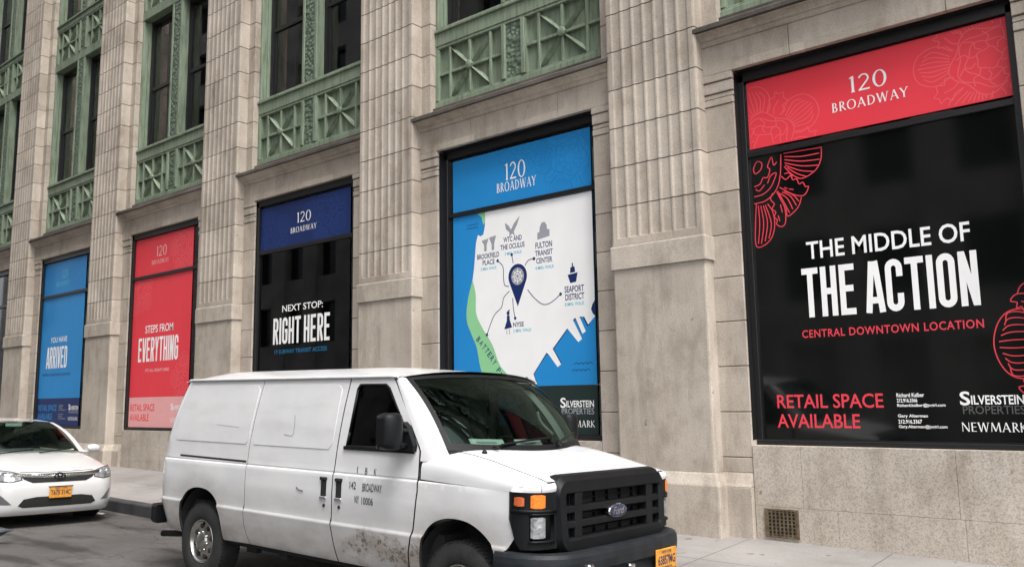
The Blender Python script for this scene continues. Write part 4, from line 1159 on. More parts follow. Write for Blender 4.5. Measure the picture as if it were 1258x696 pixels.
# roof
def roof(u, v):
    """u -1..1, v 0 rear .. 1 front"""
    xf = 2.935 - .115 * u * u - .02 * u ** 4; xr = -.64 - .06 * (1 - u * u); x = xr + (xf - xr) * v
    hw = .910 - (.034 * sm((x - 2.25) / .6)) - .045 * sm((-.25 - x) / .4)
    zg = 1.965 - .004 * sm((x - 2.3) / .6) - .02 * sm((-.2 - x) / .4)
    crown = .118 - .055 * sm((x - 1.9) / 1.1) - .05 * sm((-.2 - x) / .4)
    return (x, u * hw, zg + crown * (1 - abs(u) ** 2.6))
mb = MB(); mb.grid(roof, np.linspace(-1, 1, 33), np.linspace(0, 1, 41)); vp(mb, 'roof', WHITE)
# tail
mb = MB(); mb.grid(lambda u, v: (lambda z: (interp(XR, z) - .035 * (1 - u * u) + .004, u * (wid(interp(XR, z), z) - .001), z))(.44 + 1.53 * v), np.linspace(-1, 1, 13), np.linspace(0, 1, 15)); vp(mb, 'rear_door', WHITE)
for s in (-1, 1):
    mb = MB(); mb.box((-.90, s * .74, 1.02), (-.885, s * .80, 1.42), bev=.006); vp(mb, 'tail_lamp', mat('red_lens', (.35, .01, .012), .2, coat=1.))
# bumpers
def bumper(path, sec, name, m, parent=VAN):
    mb = MB(); rings = []
    for i, p in enumerate(path):
        a, b = Vector(path[max(0, i - 1)]), Vector(path[min(len(path) - 1, i + 1)]); d = (b - a).normalized(); n = Vector((d.y, -d.x))
        rings.append([(p[0] + n.x * q, p[1] + n.y * q, z) for q, z in sec])
    mb.loft(rings, smooth=False); return vp(mb, name, m, parent)
half = [(3.885, -.985), (3.98, -.988), (4.08, -.972), (4.18, -.935), (4.26, -.875), (4.315, -.80), (4.35, -.70), (4.38, -.45), (4.39, 0)]
half = half[:1] + spline(half[1:], 4)
path = half + [(a, -b) for a, b in half[::-1][1:]]
FB = bumper(path, [(-.12, .72), (-.02, .735), (.01, .725), (.022, .70), (.026, .66), (.022, .60), (.0, .575), (-.02, .57), (-.02, .48), (.015, .46), (.01, .36), (-.12, .34)], 'front_bumper', PLASTIC_G)
mb = MB(); mb.box((4.30, -.60, .58), (4.418, -.53, .645), bev=.01); mb.box((4.30, -.05, .50), (4.41, .03, .58), bev=.01); vp(mb, 'tow_bracket', CHROME, FB)
hr = [(-.84, -.955), (-.94, -.95), (-1.005, -.92), (-1.03, -.8), (-1.04, 0)]
bumper([(a, -b) for a, b in hr] + [(a, b) for a, b in hr[::-1][1:]], [(-.1, .66), (.01, .66), (.025, .64), (.025, .50), (.0, .47), (-.1, .47)], 'rear_bumper', PLASTIC)
# licence plate on the left half of the bumper
PL_ = MB(); PL_.box((4.407, .325, .475), (4.419, .645, .635), bev=.004); plate = vp(PL_, 'licence_plate', PLATE_Y, FB)
mb = MB(); sans(mb, '63857MG', .35, .62, .515, .585, lambda a, b, d: (4.4202 + d, a, b), .02); sans(mb, 'NEW YORK', .405, .565, .600, .622, lambda a, b, d: (4.4202 + d, a, b), .01); sans(mb, 'COMMERCIAL', .395, .575, .484, .503, lambda a, b, d: (4.4202 + d, a, b), .01)
mb.build('plate_lettering', NAVY, FB)
# grille
def rl(hw, z0, z1, r, x, lean=0., hl=None): return [(x - lean * (z - .98), y, z) for y, z in rrect(hw, z0, z1, r, 9, hl)]
mb = MB()
rings = [rl(.715, .70, 1.235, .07, 4.10, 0, .69), rl(.725, .70, 1.25, .07, 4.17, .04, .70), rl(.748, .705, 1.242, .12, 4.225, .05, .735), rl(.732, .725, 1.205, .11, 4.265, .05, .72), rl(.675, .795, 1.125, .03, 4.272, .05, .655), rl(.655, .81, 1.115, .025, 4.258, .05, .64), rl(.655, .81, 1.115, .025, 4.18, .05, .64)]
mb.loft(rings, cap=False)
GR = vp(mb, 'grille', PLASTIC)
mb = MB(); mb.box((4.155, -.67, .80), (4.16, .67, 1.13)); mb.build('grille_backing', SEAM, GR)
mb = MB()
gx = lambda z: 4.262 - .05 * (z - .98)
for z, h in ((.90, .026), (1.005, .026)): mb.box((4.185, -.66, z - h), (gx(z) - .004, .66, z + h), bev=.008)
for s in (-1, 1): mb.box((4.18, s * .50 - .045, .80), (gx(.96), s * .50 + .045, 1.125), bev=.008)
for y in np.linspace(-.36, .36, 5): mb.box((4.165, y - .005, .80), (4.19, y + .005, 1.12))
for z in (.845, .955, 1.065): mb.box((4.166, -.64, z - .003), (4.186, .64, z + .003))
for y in (-.61, -.57, .57, .61): mb.box((4.178, y - .005, .805), (4.225, y + .005, 1.115))
mb.build('grille_bar', PLASTIC, GR)
mb = MB(); x_ = 4.272
def oval(ry, rz, x): return [(x, ry * math.cos(R(a)), .955 + rz * math.sin(R(a))) for a in range(0, 360, 10)]
mb.loft([oval(.128, .054, 4.24), oval(.128, .054, x_), oval(.120, .047, x_ + .006)], 0)
mb.loft([oval(.118, .045, x_ + .0061), oval(.105, .036, x_ + .010)], 1)
mb.build('emblem', [CHROME_B, EMBLEM], GR)
mb = MB(); sans(mb, 'Ford', -.078, .078, .930, .985, lambda a, b, d: (x_ + .0108 + d, a, b), .004, .35); mb.build('emblem_lettering', CHROME_B, GR)
# headlamp clusters: built for the right side, mirrored for the left
for s in (-1, 1):
    A0, A1 = Vector((4.006, s * .974, 0)), Vector((4.225, s * .735, 0))
    nrm = Vector((A1.y - A0.y, A0.x - A1.x, 0)).normalized(); nrm = nrm if nrm.x > 0 else -nrm
    def bz(u, z, d=0.):
        p = A0.lerp(A1, u); bow = .085 * math.sin(math.pi * max(0, min(1, u))) ** .8
        return (p.x + nrm.x * (bow + d), p.y + nrm.y * (bow + d), z)
    def block(mb, u0, u1, z0, z1, d0, d1, n=6, mi=0, r=0.):
        us = np.linspace(u0, u1, n); rings = []
        for k, u in enumerate(us):
            e = r if k in (0, n - 1) else 0
            rings.append([bz(u, z0 + e, d0), bz(u, z0 + e, d1 - e), bz(u, z1 - e, d1 - e), bz(u, z1 - e, d0)])
        mb.loft(rings, mi)
    mb = MB()
    block(mb, -.02, 1.02, .76, 1.138, -.06, -.035)
    out_ = [(-.02, .95), (.10, .80), (.20, .755), (1.03, .755), (1.03, 1.14), (-.02, 1.14)]
    hole1 = [(.38, .815), (.95, .815), (.95, .985), (.38, .985)]
    panel(mb, out_, lambda u, z: bz(u, z), [hole1], .12, .04, (1, s * .5, 0))
    block(mb, .0, 1.02, 1.0, 1.022, -.01, .012); block(mb, .36, .97, .80, .815, -.01, .014); block(mb, .36, .97, .985, .998, -.01, .010)
    hl = vp(mb, 'headlight', PLASTIC)
    mb = MB(); block(mb, .41, .74, .83, .972, -.03, .002, r=.006); mb.build('headlamp_lens', LAMP, hl)
    mb = MB(); block(mb, .40, .73, 1.032, 1.124, -.01, .012, r=.006); mb.build('turn_signal', AMBER, hl)
    mb = MB(); block(mb, .07, .27, 1.045, 1.108, -.01, .010, 4, r=.005); mb.build('side_marker', AMBER_R, hl)
# wheels
def wheel(x, s, front):
    c = (x, s * .83, .372); S = s
    mb = MB()
    prof = [(-.11, .21), (-.118, .235), (-.122, .29), (-.112, .345), (-.095, .364), (-.06, .371), (.06, .371), (.095, .364), (.112, .345), (.122, .29), (.118, .235), (.105, .212), (.06, .205), (-.06, .205)]
    mb.lathe([(a * S, r) for a, r in prof] + [(prof[0][0] * S, prof[0][1])], 'y', c, 56)
    for k in range(60):      # tread blocks
        t = 2 * math.pi * k / 60; ct, st = math.cos(t), math.sin(t)
        for y0, y1, tw in ((-.10, -.055, .4), (-.045, .0, .0), (.01, .05, .2), (.06, .10, .5)):
            a0, a1 = t + tw * .05, t + tw * .05 + .075
            v = [(c[0] + r * math.cos(a), c[1] + y, c[2] + r * math.sin(a)) for y in (y0, y1) for a in (a0, a1) for r in (.362, .3755)]
            mb.add(v, [(0, 1, 3, 2), (4, 6, 7, 5), (0, 4, 5, 1), (2, 3, 7, 6), (1, 5, 7, 3)])
    w = vp(mb, 'wheel', RUBBER)
    mb = MB()
    rp = [(.03, .20), (.104, .214), (.112, .206), (.100, .196), (.075, .186), (.072, .165), (.082, .13), (.088, .10), (.098, .088), (.118, .075), (.124, .05), (.126, .0)]
    mb.lathe([(a * S, r) for a, r in rp], 'y', c, 48)
    for k in range(8):
        t = 2 * math.pi * (k + .3) / 8
        cx_, cz = c[0] + .148 * math.cos(t), c[2] + .148 * math.sin(t)
        mb.lathe([(.079 * S, .026), (.0865 * S, .024), (.0868 * S, .0)], 'y', (cx_, c[1], cz), 12, 1)
        t += math.pi / 8
        cx_, cz = c[0] + .092 * math.cos(t), c[2] + .092 * math.sin(t)
        mb.lathe([(.08 * S, .011), (.106 * S, .010), (.110 * S, .0)], 'y', (cx_, c[1], cz), 8, 0)
    mb.build('hubcap', [CHROME, SEAM], w)
for x in (0.0, 3.505):
    for s in (-1, 1): wheel(x, s, x > 1)
# dark wheel houses, floor and chassis
mb = MB()
for x in (0.02, 3.50):
    for s in (-1, 1):
        rings = []
        for y in (.55, .955):
            rings.append([(x + .43 * math.cos(R(a)), s * y, .45 + .45 * math.sin(R(a))) for a in range(0, 181, 12)])
        mb.loft(rings, closed=False, cap=False)
        mb.box((x - .44, s * .52, .30), (x + .44, s * .56, .95))
mb.box((.46, -.90, .40), (3.06, .90, .46)); mb.box((-.70, -.82, .44), (-.45, .82, .50)); mb.box((-.7, -.5, .28), (4.0, .5, .42))
for s in (-1, 1): mb.box((-.65, s * .45, .32), (3.9, s * .53, .46))
mb.tube([(-.4, -.62, .36), (-.75, -.72, .35), (-1.0, -.80, .335)], .032, 10)
mb.tube([(0, -.75, .36), (0, .75, .36)], .06, 10)
mb.box((1.2, -.86, .34), (1.32, -.80, .44)); mb.box((.62, -.82, .33), (.78, -.76, .40))
vp(mb, 'chassis', SEAM)
# inside
mb = MB(); mb.box((-.6, -.84, .47), (3.25, .84, .75)); mb.box((1.93, -.82, .7), (1.96, .82, 1.92))
mb.box((-.55, -.80, .75), (-.5, .80, 1.85))
vp(mb, 'cabin_floor', DARK_IN)
mb = MB(); prof = [(2.95, 1.02), (2.98, 1.24), (3.08, 1.325), (3.30, 1.345), (3.40, 1.34), (3.40, 1.0)]
mb.loft([[(a, y, z) for a, z in prof] for y in (-.83, .83)]); mb.box((2.97, .18, 1.30), (3.2, .62, 1.385), bev=.03)
vp(mb, 'dashboard', mat('dash_plastic', (.05, .052, .054), .7))
mb = MB(); mb.lathe([(math.sin(R(a)) * .014, .19 + math.cos(R(a)) * .014) for a in range(0, 361, 30)], 'x', (0, 0, 0), 28)
mb.v = [(2.86 - z * .38 + x, .42 + y, 1.28 + z * .92) for x, y, z in mb.v]; vp(mb, 'steering_wheel', PLASTIC)
for y in (-.42, .42):
    mb = MB(); mb.box((2.15, y - .25, .85), (2.65, y + .25, 1.0), bev=.05)
    mb.loft([[(x, y - hw, z), (x, y + hw, z), (x - .14, y + hw, z), (x - .14, y - hw, z)] for x, z, hw in ((2.3, .95, .25), (2.22, 1.3, .25), (2.13, 1.60, .2), (2.12, 1.63, .15))])
    mb.box((2.0, y - .13, 1.64), (2.1, y + .13, 1.82), bev=.04); vp(mb, 'front_seat', SEAT)
mb = MB()
for s in (-1, 1):
    mb.grid(lambda u, v: tuple(Vector(wsf(s * (.96 - .10 * u), .03 + .9 * v)) + Vector((-.05 - .06 * u, -s * .03, -.05))), [0, .5, 1], np.linspace(0, 1, 9))
mb.grid(lambda u, v: tuple(Vector(roof(u, v)) + Vector((0, 0, -.05))), np.linspace(-.9, .9, 9), np.linspace(.62, .97, 9))
vp(mb, 'pillar_trim', TRIM)
mb = MB(); mb.tube(spline_ := [tuple(Vector(wsf(.87, v)) + Vector((-.12 - .05 * math.sin(math.pi * k / 8), -.05, -.08))) for k, v in enumerate(np.linspace(.25, .6, 9))], .014, 8); vp(mb, 'grab_handle', TRIM)
mb = MB(); mb.box((2.86, -.11, 1.83), (2.88, .11, 1.89), bev=.008); mb.tube([(2.87, 0, 1.88), (2.93, 0, 1.95)], .008); vp(mb, 'rear_view_mirror', PLASTIC)
for s in (-1, 1):
    mb = MB(); panel(mb, [(a, b) for a, b in WIN], lambda x, z: (x, s * (wid(x, z) - .016), z), (), .07, 0, (0, s, 0)); mb.build('door_glass', GLASS_S, doors[s])
    mb = MB()
    for i in range(len(WIN)):
        a, b = WIN[i], WIN[(i + 1) % len(WIN)]
        mb.tube([(a[0], s * (wid(*a) - .002), a[1]), (b[0], s * (wid(*b) - .002), b[1])], .011, 6)
    strip_pts = [(x, 1.372) for x in np.linspace(2.19, 3.03, 12)]
    rings = [[(x, s * (wid(x, z) - .006), z - .017), (x, s * (wid(x, z) + .016), z - .014), (x, s * (wid(x, z) + .014), z + .012), (x, s * (wid(x, z) - .006), z + .017)] for x, z in strip_pts]
    mb.loft(rings); mb.build('window_rubber', PLASTIC, doors[s])
# towing mirrors
for s in (-1, 1):
    mb = MB()
    mb.loft([[(x, s * (wid(2.98, 1.45) + o_), z) for x, z in ((2.88, 1.375), (3.055, 1.375), (3.06, 1.42), (2.985, 1.56), (2.93, 1.60), (2.88, 1.52))] for o_ in (-.01, .05)])
    for z in (1.415, 1.525): mb.tube([(2.97, s * .98, z), (2.99, s * 1.06, z + .01), (2.98, s * 1.17, z + .015)], [.022, .019, .019], 8)
    mr = mb.build('door_mirror', PLASTIC, doors[s])
    mb = MB(); rings = []
    for q, e, dx in ((0, .72, .0), (.04, .84, .02), (.12, .94, .045), (.30, 1., .062), (.6, 1., .062), (.84, .93, .045), (.95, .82, .02), (1, .70, .0)):
        y = s * (1.085 + .185 * q); zc = 1.53; rings.append([(2.915, y, zc - .14 * e)] + [(2.925 + .07 + dx * math.cos(R(t)) ** .6 if abs(t) < 90 else 2.995, y, zc + .14 * e * math.copysign(abs(math.sin(R(t))) ** .75, t)) for t in (-90, -75, -60, -40, -20, 0, 20, 40, 60, 75, 90)] + [(2.915, y, zc + .14 * e)])
    mb.loft(rings, smooth=True); mb.build('mirror_housing', PLASTIC, mr)
    mb = MB(); mb.box((2.918, s * 1.105, 1.40), (2.924, s * 1.265, 1.65)); mb.build('mirror_glass', CHROME_B, mr)
# door handles, locks, lettering, scratches
S_ = lambda a, b, d: (a, -(wid(a, b) + .0025 + d), b)
def flat_on_side(mb, poly, off=.003):
    d = lambda a, b, dd: (a, -(wid(a, b) + off + dd), b); polyfill(mb, poly, d)
for x, nm in ((1.965, 'cargo_handle'), (2.165, 'door_handle')):
    mb = MB(); z0, z1 = .955, 1.115; y = wid(x, 1.03)
    mb.box((x - .036, -(y + .004), z0), (x + .036, -(y - .01), z1), 0, bev=.003); mb.box((x - .044, -(y + .016), z1 - .022), (x + .044, -(y - .01), z1 + .004), 0, bev=.005)
    mb.box((x - .042, -(y + .012), z0 - .022), (x + .042, -(y - .01), z0 + .004), 1, bev=.004)
    mb.lathe([(.01, .014), (-.004, .014), (-.005, .0)], 'y', (x + .012, -y, .885), 12, 0)
    mb.build(nm, [SEAM, CHROME_B], doors[-1] if nm == 'door_handle' else VAN)
mb = MB()
rs = random.Random(2)
for t_, x0, x1, z0, z1 in (('I', 2.375, 2.385, 1.176, 1.226), ('B', 2.475, 2.505, 1.170, 1.222), ('K', 2.585, 2.615, 1.168, 1.22), ('142', 2.305, 2.385, 1.045, 1.105), ('BROADWAY', 2.465, 2.70, 1.035, 1.10), ('NY', 2.375, 2.43, .935, .995), ('10006', 2.46, 2.60, .93, .99)):
    sans(mb, t_, x0, x1, z0, z1, S_, .012)
mb.build('door_lettering', INK, doors[-1])
mb = MB()
for pts, w in (([(1.46, 1.63), (1.475, 1.545), (1.47, 1.46)], .006), ([(1.33, 1.455), (1.44, 1.443), (1.47, 1.462)], .005), ([(1.60, 1.005), (1.63, .985), (1.69, .982)], .016), ([(1.595, 1.01), (1.605, .995)], .02), ([(.20, 1.52), (.6, 1.50)], .003)):
    ribbon(mb, pts, w, lambda a, b, d: (a, -(wid(a, b) + .007), b))
vp(mb, 'paint_scratch', mat('scratch_grey', (.22, .21, .20), .8))
# wipers and washer
mb = MB()
for u0, v0, u1, v1 in ((-.62, .0, -.02, .10), (.20, .02, .80, .11)):
    a = Vector(wsf(u0, v0)) + Vector((.03, 0, .03)); b = Vector(wsf(u1, v1)) + Vector((.02, 0, .03))
    mb.tube([a + Vector((.05, 0, -.01)), a, a.lerp(b, .5), b], [.016, .010, .008, .006], 6)
    p = Vector(wsf(u0 + .12, v0 + .05)) + Vector((.012, 0, .012)); q = Vector(wsf(u1 + .22 if u1 < .5 else .93, v1 + .02)) + Vector((.012, 0, .012))
    mb.tube([p, p.lerp(q, .5) + Vector((.012, 0, .008)), q], .009, 6)
vp(mb, 'wiper', PLASTIC)
mb = MB(); ap = Vector(clip(3.52, tt(3.52, -.70))); mb.lathe([(-.01, .024), (.012, .020), (.02, .012), (.05, .008), (.055, 0)], 'z', tuple(ap), 12); vp(mb, 'aerial_base', PLASTIC)
# cards lying on the dashboard
for y0, y1, m, lab in ((-.66, -.36, PAPER_G, 'pale green card on the van dashboard, nearer the door mirror'), (-.24, .08, PAPER_W, 'whitish card on the van dashboard, in the middle of the windscreen')):
    pc = Vector(wsf((y0 + y1) / 2 / .885, .0)) + Vector((-.06, 0, -.02))
    cd = empty('dashboard_card', VAN_M @ pc, VAN.rotation_euler); tag(cd, lab, 'card', 'cards on the van dashboard')
    def cf(u, v, k=0.): return tuple(Vector(wsf((y0 + (y1 - y0) * u) / .885, .065 + .085 * v)) + Vector((-.022 - k, 0, -.016 - k)))
    mb = MB(); mb.grid(lambda u, v: cf(u, v), np.linspace(0, 1, 6), [0, 1]); mb.grid(lambda u, v: cf(u, v, .004), np.linspace(0, 1, 6), [0, 1]); mb.build('card_sheet', m, cd, pc)
    mb = MB(); mb.grid(lambda u, v: cf(.15 + .6 * u, .4 + .2 * v, -.003), np.linspace(0, 1, 4), [0, 1]); mb.build('card_print', V_GREY, cd, pc)

# ------------------------------------------------------------------ the car behind (x = 0 at its nose, forward +x)
CXX, CYY = 13.98, -4.0
CAR = empty('parked_car', (CXX, CYY, road_z(CXX, CYY)), (-.03, SL, 0))
tag(CAR, 'white sedan with chrome-edged grille parked behind the van', 'car')
def cpart(mb, name, mats, parent=CAR): return mb.build(name, mats, parent)
NZ = [(.17, -.10), (.20, -.05), (.26, -.015), (.34, 0), (.46, .01), (.56, .004), (.64, -.02), (.71, -.055), (.76, -.10), (.80, -.17)]
def nosef(y, z, off=0.):
    h = (interp(NZ, z - .015) + interp(NZ, z) + interp(NZ, z + .015)) / 3; q = abs(y) / .91
    x = h - .09 * q ** 2 - .32 * max(0, (q - .64) / .36) ** 2.2
    return (x + off, y, z)
edge = lambda z: .905 - .02 * ((z - .5) / .3) ** 2
mb = MB(); zs = np.linspace(.18, .79, 19)
mb.grid(lambda u, z: nosef(u * edge(z), z), np.linspace(-1, 1, 41), zs)
# flanks
CW = [(.18, .85), (.25, .885), (.45, .91), (.65, .91), (.80, .89), (.92, .86), (.96, .83)]
def flank(x, z, s): return (x, s * (interp(CW, z) - (.03 * ((-x - 4.2) / .6) ** 2 if x < -4.2 else 0)), z)
for s in (-1, 1):
    def fl(u, v):
        z = .18 + .61 * v; x0 = nosef(edge(z), z)[0]; a = Vector(nosef(s * edge(z), z)); x = x0 + (-4.75 - x0) * u
        b = Vector(flank(x, z, s)); k = sm(min(1, u / .03)); return tuple(a.lerp(b, k) if u < .03 else b)
    fl2 = lambda u, v: fl(u, v)
    mb.grid(fl2, [0, .008, .016, .03, .08, .2, .4, .6, .8, 1], np.linspace(0, 1, 15))
# bonnet, shoulders and boot deck
def decky(x, u):
    zc = interp([(-4.8, .98), (-4.0, 1.0), (-1.3, .985), (-1.05, .975), (-.6, .90), (-.25, .82), (-.10, .775)], x)
    W = .90
    return (x, u * W, zc - .06 * abs(u) ** 3 - .13 * max(0, (abs(u) - .8) / .2) ** 2 * (1 if x < -.3 else .3))
def deck(u, v):
    q = abs(u) * .99; front = -.155 - .09 * q ** 2 - .32 * max(0, (q - .64) / .36) ** 2.2; x = front + (-4.75 - front) * v
    return decky(x, u)
mb.grid(deck, np.linspace(-1, 1, 33), [0, .01, .02, .04, .07, .1, .14, .18, .22, .3, .5, .8, 1])
mb.grid(lambda u, v: (-4.75 - .04 * (1 - u * u), u * .86, .2 + .78 * v), np.linspace(-1, 1, 9), np.linspace(0, 1, 5))
body = cpart(mb, 'body', CARWHITE)
# greenhouse
def gh(u, v):
    """windscreen v 0 base..1 top"""
    xb, zb, yb = -1.02 - .20 * u * u, .985 - .015 * u * u, .80
    xt, zt, yt = -1.86 - .08 * u * u, 1.425 - .03 * u * u, .60
    b = .05 * math.sin(math.pi * v)
    return (xb + (xt - xb) * v + b * .5, u * (yb + (yt - yb) * v), zb + (zt - zb) * v + b)
mb = MB(); mb.grid(gh, np.linspace(-.93, .93, 17), np.linspace(.02, .97, 9)); cpart(mb, 'windscreen', GLASS_V)
mb = MB(); mb.grid(lambda u, v: (lambda xf: (xf + (-3.25 - xf) * v, u * (.60 + .02 * math.sin(math.pi * v)), 1.425 - .03 * u * u + .045 * math.sin(math.pi * min(1, v * .55 + .05)) - .08 * max(0, v - .5)))(-1.86 - .08 * u * u), np.linspace(-1, 1, 13), np.linspace(0, 1, 9))
for s in (-1, 1):
    mb.grid(lambda a, v: tuple(Vector(gh(s * (.92 + .08 * a), v)) + Vector((0, s * .012 * a, .004))), [0, .5, 1, 1.15], np.linspace(-.02, 1.0, 9))
    mb.grid(lambda a, v: (-3.25 - .65 * a, s * (.60 + .12 * a), 1.36 - .38 * a) if v == 0 else (-2.95 - .55 * a, s * (.625 + .17 * a), 1.39 - .42 * a), [0, .5, 1], [0, 1])
cpart(mb, 'roof', CARWHITE)
mb = MB()
for s in (-1, 1):
    mb.grid(lambda a, v: tuple(Vector((-1.35 - 2.3 * a, s * .80, .965)).lerp(Vector((-1.98 - 1.15 * a, s * .612, 1.39)), v)), np.linspace(0, 1, 7), np.linspace(0, 1, 5))
mb.grid(lambda u, v: (-3.95 + .68 * v, u * (.74 - .12 * v), .99 + .38 * v), np.linspace(-1, 1, 9), np.linspace(0, 1, 5))
cpart(mb, 'side_glass', mat('black_glass', (.01, .011, .012), .08))
mb = MB(); mb.box((-4.4, -.78, .25), (-.35, .78, .60)); mb.box((-3.2, -.70, .60), (-3.1, .70, 1.2)); mb.box((-1.5, -.75, .6), (-1.2, .75, .94), bev=.05)
for y in (-.38, .38): mb.box((-2.45, y - .24, .5), (-2.3, y + .24, 1.10), bev=.06); mb.box((-2.45, y - .12, 1.12), (-2.35, y + .12, 1.28), bev=.04)
mb.box((-1.0, -.7, .14), (-.3, .7, .20))
cpart(mb, 'cabin', DARK_IN)
nf = lambda off: (lambda y, z: nosef(y, z, off))
def cpanel(name, outline, m, off, d=.05, lip=.012, parent=CAR, mirror=False):
    mb = MB()
    for sg in ((1, -1) if mirror else (1,)): panel(mb, [(sg * a, b) for a, b in outline], nf(off), (), d, lip, (1, 0, 0))
    return mb.build(name, m, parent)
cg = cpanel('grille', [(-.47, .665), (-.50, .72), (-.44, .735), (.44, .735), (.50, .72), (.47, .665), (.36, .615), (-.36, .615)], SEAM, .004)
cpanel('chrome_bar', [(-.60, .725), (-.58, .755), (-.3, .732), (-.12, .72), (.12, .72), (.3, .732), (.58, .755), (.60, .725), (.46, .695), (.12, .672), (-.12, .672), (-.46, .695)], CHROME_B, .012, parent=cg)
cpanel('grille_slat', [(-.40, .640), (-.40, .648), (.40, .648), (.40, .640)], PLASTIC_G, .008, parent=cg)
mb = MB()
for s in (-1, 1):
    panel(mb, [(s * a, b) for a, b in ((.485, .655), (.485, .74), (.60, .776), (.74, .795), (.845, .80), (.897, .768), (.882, .692), (.806, .643), (.62, .628))], nosef, (), .04, .0, (1, 0, 0))
mb.v = [(x + .003, y, z) for x, y, z in mb.v]; cpart(mb, 'lamp_gap', SEAM)
mb = MB(); ribbon(mb, [(a, .752 + .01 * (a / .5) ** 2) for a in np.linspace(-.5, .5, 21)], .006, lambda a, b, d: nosef(a, b, .005)); cpart(mb, 'bonnet_gap', SEAM)
mb = MB(); P_ = lambda a, b, d: nosef(a, b, .024 + d)
ring(mb, 0, .694, .075, .050, .062, .040, P_); ring(mb, 0, .694, .026, .046, .017, .036, P_, lay=.001); ring(mb, 0, .714, .048, .022, .038, .014, P_, lay=.002)
mb.build('emblem', mat('emblem_steel', (.08, .08, .085), .25, metal=1.), cg)
cpanel('lower_intake', [(-.52, .315), (-.46, .40), (-.30, .425), (.30, .425), (.46, .40), (.52, .315), (.46, .285), (-.46, .285)], SEAM, .004)
mb = MB(); o_ = [(.60, .335), (.73, .335), (.775, .48), (.745, .48)]
for s in (-1, 1): panel(mb, [(s * a, b) for a, b in o_], nf(.004), (), .05, .01, (1, 0, 0))
cpart(mb, 'fog_lamp_recess', mat('fog_recess', (.10, .10, .105), .4, coat=.5))
for s in (-1, 1):
    mb = MB(); panel(mb, [(s * a, b) for a, b in ((.50, .665), (.50, .735), (.60, .765), (.74, .785), (.84, .79), (.885, .76), (.87, .70), (.80, .655), (.62, .64))], nf(.006), (), .04, .015, (1, 0, 0))
    h = cpart(mb, 'headlight', mat('car_headlight', (.42, .43, .44), .10, metal=.6, coat=1., var=.3, vscale=14, bump=.4, bscale=25))
    mb = MB()
    for yy, rr in ((.60, .035), (.72, .045)):
        mb.lathe([(0, rr), (.012, rr), (.014, rr * .6), (.012, 0)], 'x', nosef(s * yy, .712, .002), 16)
    mb.build('lamp_lens', LAMP, h)
    mb = MB(); mb.lathe([(-.11, .30), (-.11, .20), (.11, .20), (.11, .30), (.10, .325), (.07, .335), (-.07, .335), (-.10, .325)], 'y', (-.98, s * .825, .335), 32); wh = cpart(mb, 'wheel', RUBBER)
    mb = MB(); mb.lathe([(.09 * s, .21), (.10 * s, .20), (.08 * s, .1), (.09 * s, 0)], 'y', (-.98, s * .825, .335), 20); mb.build('hubcap', CHROME, wh)
    mb = MB(); mb.lathe([(-.11, .30), (-.11, .20), (.11, .20), (.11, .30), (.10, .325), (.07, .335), (-.07, .335), (-.10, .325)], 'y', (-3.76, s * .825, .335), 32); wh = cpart(mb, 'wheel', RUBBER)
    mb = MB(); mb.lathe([(.09 * s, .21), (.10 * s, .20), (.08 * s, .1), (.09 * s, 0)], 'y', (-3.76, s * .825, .335), 20); mb.build('hubcap', CHROME, wh)
    mb = MB()
    for wx in (-.98, -3.76): mb.lathe([(-.2 * s, .385), (.0, .385), (.002 * s, .37), (.002 * s, 0)], 'y', (wx, s * .912, .36), 32)
    cpart(mb, 'wheel_arch', SEAM)
    mb = MB(); rings = []
    for q in np.linspace(0, 1, 7):
        e = math.sin(math.pi * (.1 + .8 * q)) ** .5; y = s * (.90 + .20 * q)
        rings.append([(-1.34, y, 1.005 - .06 * e), (-1.28, y, 1.005 - .065 * e), (-1.21 - .03 * q, y, 1.0), (-1.28, y, 1.005 + .065 * e), (-1.34, y, 1.005 + .06 * e)])
    mb.loft(rings, smooth=True); mb.box((-1.33, s * .82, .95), (-1.27, s * .94, .985)); cpart(mb, 'door_mirror', CARWHITE)
mb = MB(); mb.box((.022, -.15, .40), (.034, .15, .55), bev=.004); cpl = cpart(mb, 'licence_plate', PLATE_Y)
mb = MB(); sans(mb, 'T675 314C', -.135, .135, .44, .51, lambda a, b, d: (.0355 + d, a, b), .02); sans(mb, 'NEW YORK', -.08, .08, .525, .545, lambda a, b, d: (.0355 + d, a, b), .01); mb.build('plate_lettering', NAVY, cpl)
mb = MB(); mb.box((.02, -.165, .547), (.0345, .165, .562), bev=.003); mb.build('plate_frame', PLASTIC, cpl)
mb = MB(); mb.box((-1.18, .46, 1.0), (-1.10, .62, 1.012)); mb.box((-1.87, -.12, 1.34), (-1.84, .12, 1.39), bev=.01); cpart(mb, 'windscreen_sticker', PAPER_G)
mb = MB()
for y in (-.5, .05): mb.tube([(-.93, y, .975), (-1.0, y + .25, 1.0), (-1.04, y + .5, 1.02)], .009, 6)
cpart(mb, 'wiper', PLASTIC)

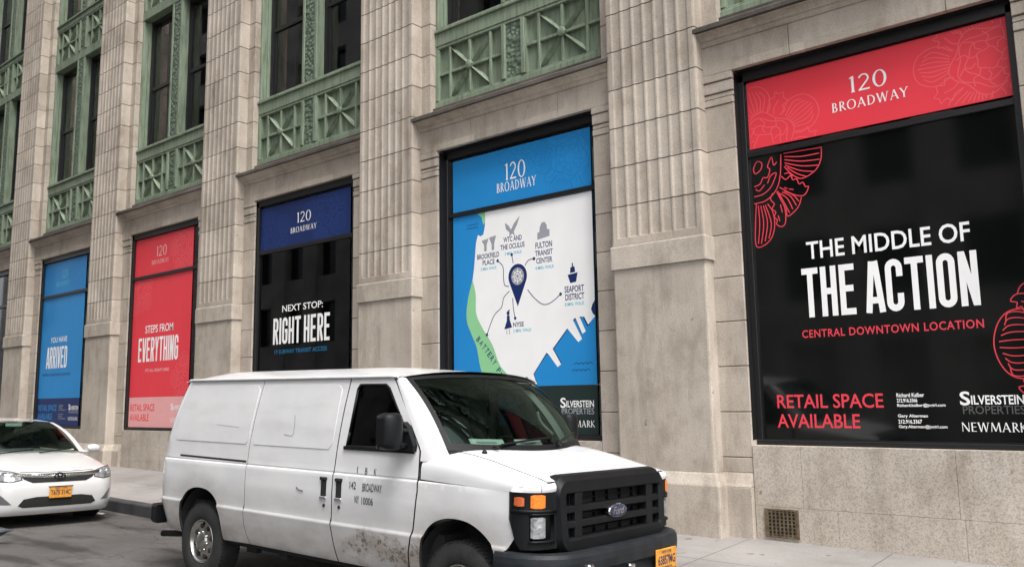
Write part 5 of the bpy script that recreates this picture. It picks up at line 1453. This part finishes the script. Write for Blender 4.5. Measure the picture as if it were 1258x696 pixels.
# ------------------------------------------------------------------ pigeon and litter
GP = Vector((15.04, -5.155, road_z(15.04, -5.155)))
PG = empty('pigeon', GP, (0, 0, math.atan2(-sy, -cy) + .1)); tag(PG, 'grey pigeon walking on the road at the left edge of the photo', 'pigeon')
feather = mat('grey_feathers', (.085, .095, .115), .8, var=.45, vscale=22)
mb = MB(); rings = []
for x, z, ry, rz in ((-.20, .165, .012, .006), (-.13, .150, .034, .014), (-.07, .140, .052, .040), (-.01, .140, .063, .060), (.05, .155, .062, .068), (.09, .175, .050, .058), (.115, .205, .034, .036), (.125, .235, .026, .027), (.135, .262, .026, .026), (.15, .280, .022, .021), (.162, .288, .010, .010)):
    rings.append([(x + (.25 * math.sin(t) * rz if x > .06 else 0) * -1, ry * math.cos(t), z + rz * math.sin(t)) for t in [k * math.pi / 8 for k in range(16)]])
mb.loft(rings, smooth=True); mb.build('body', feather, PG)
for s in (-1, 1):
    mb = MB(); rings = [[(x, s * (y + .006), z - h), (x, s * (y + .014), z), (x, s * (y + .004), z + h)] for x, y, z, h in ((.07, .056, .165, .02), (.02, .064, .162, .04), (-.05, .056, .155, .035), (-.13, .034, .158, .014), (-.19, .016, .165, .004))]
    mb.loft(rings, smooth=True); mb.build('wing', mat('dark_wing', (.05, .055, .065), .8, var=.4, vscale=18), PG)
    mb = MB(); mb.tube([(.0, s * .025, .10), (-.005, s * .026, .05), (.005, s * .027, .012)], [.009, .005, .005], 6)
    for a in (-.5, 0, .5): mb.tube([(.005, s * .027, .008), (.045 * math.cos(a), s * .027 + .045 * math.sin(a), .004)], .0035, 5)
    mb.tube([(.005, s * .027, .008), (-.02, s * .027, .004)], .003, 5); mb.build('leg', mat('pink_leg', (.40, .13, .11), .7), PG)
    mb = MB(); mb.lathe([(-.004, .005), (.0, .0055), (.003, 0)], 'y', (.148, s * .0225, .283), 8); mb.build('eye', mat('orange_eye', (.55, .14, .02), .3), PG)
mb = MB(); mb.tube([(.16, 0, .286), (.178, 0, .281), (.188, 0, .276)], [.0065, .005, .002], 6); mb.build('beak', PLASTIC, PG)
lt = empty('paper_scrap', (13.05, -3.0, road_z(13.05, -3.0) + .002)); tag(lt, 'flat pale scrap of paper on the road in front of the white sedan', 'litter')
mb = MB(); mb.grid(lambda u, v: (u * .11 + .02 * v, v * .07, .006 + .012 * math.sin(3 * u + 2 * v) ** 2), np.linspace(-1, 1, 7), np.linspace(-1, 1, 5)); mb.grid(lambda u, v: (u * .11 + .02 * v, v * .07, .004 + .012 * math.sin(3 * u + 2 * v) ** 2), np.linspace(-1, 1, 7), np.linspace(-1, 1, 5)); mb.build('sheet', PAPER_W, lt)
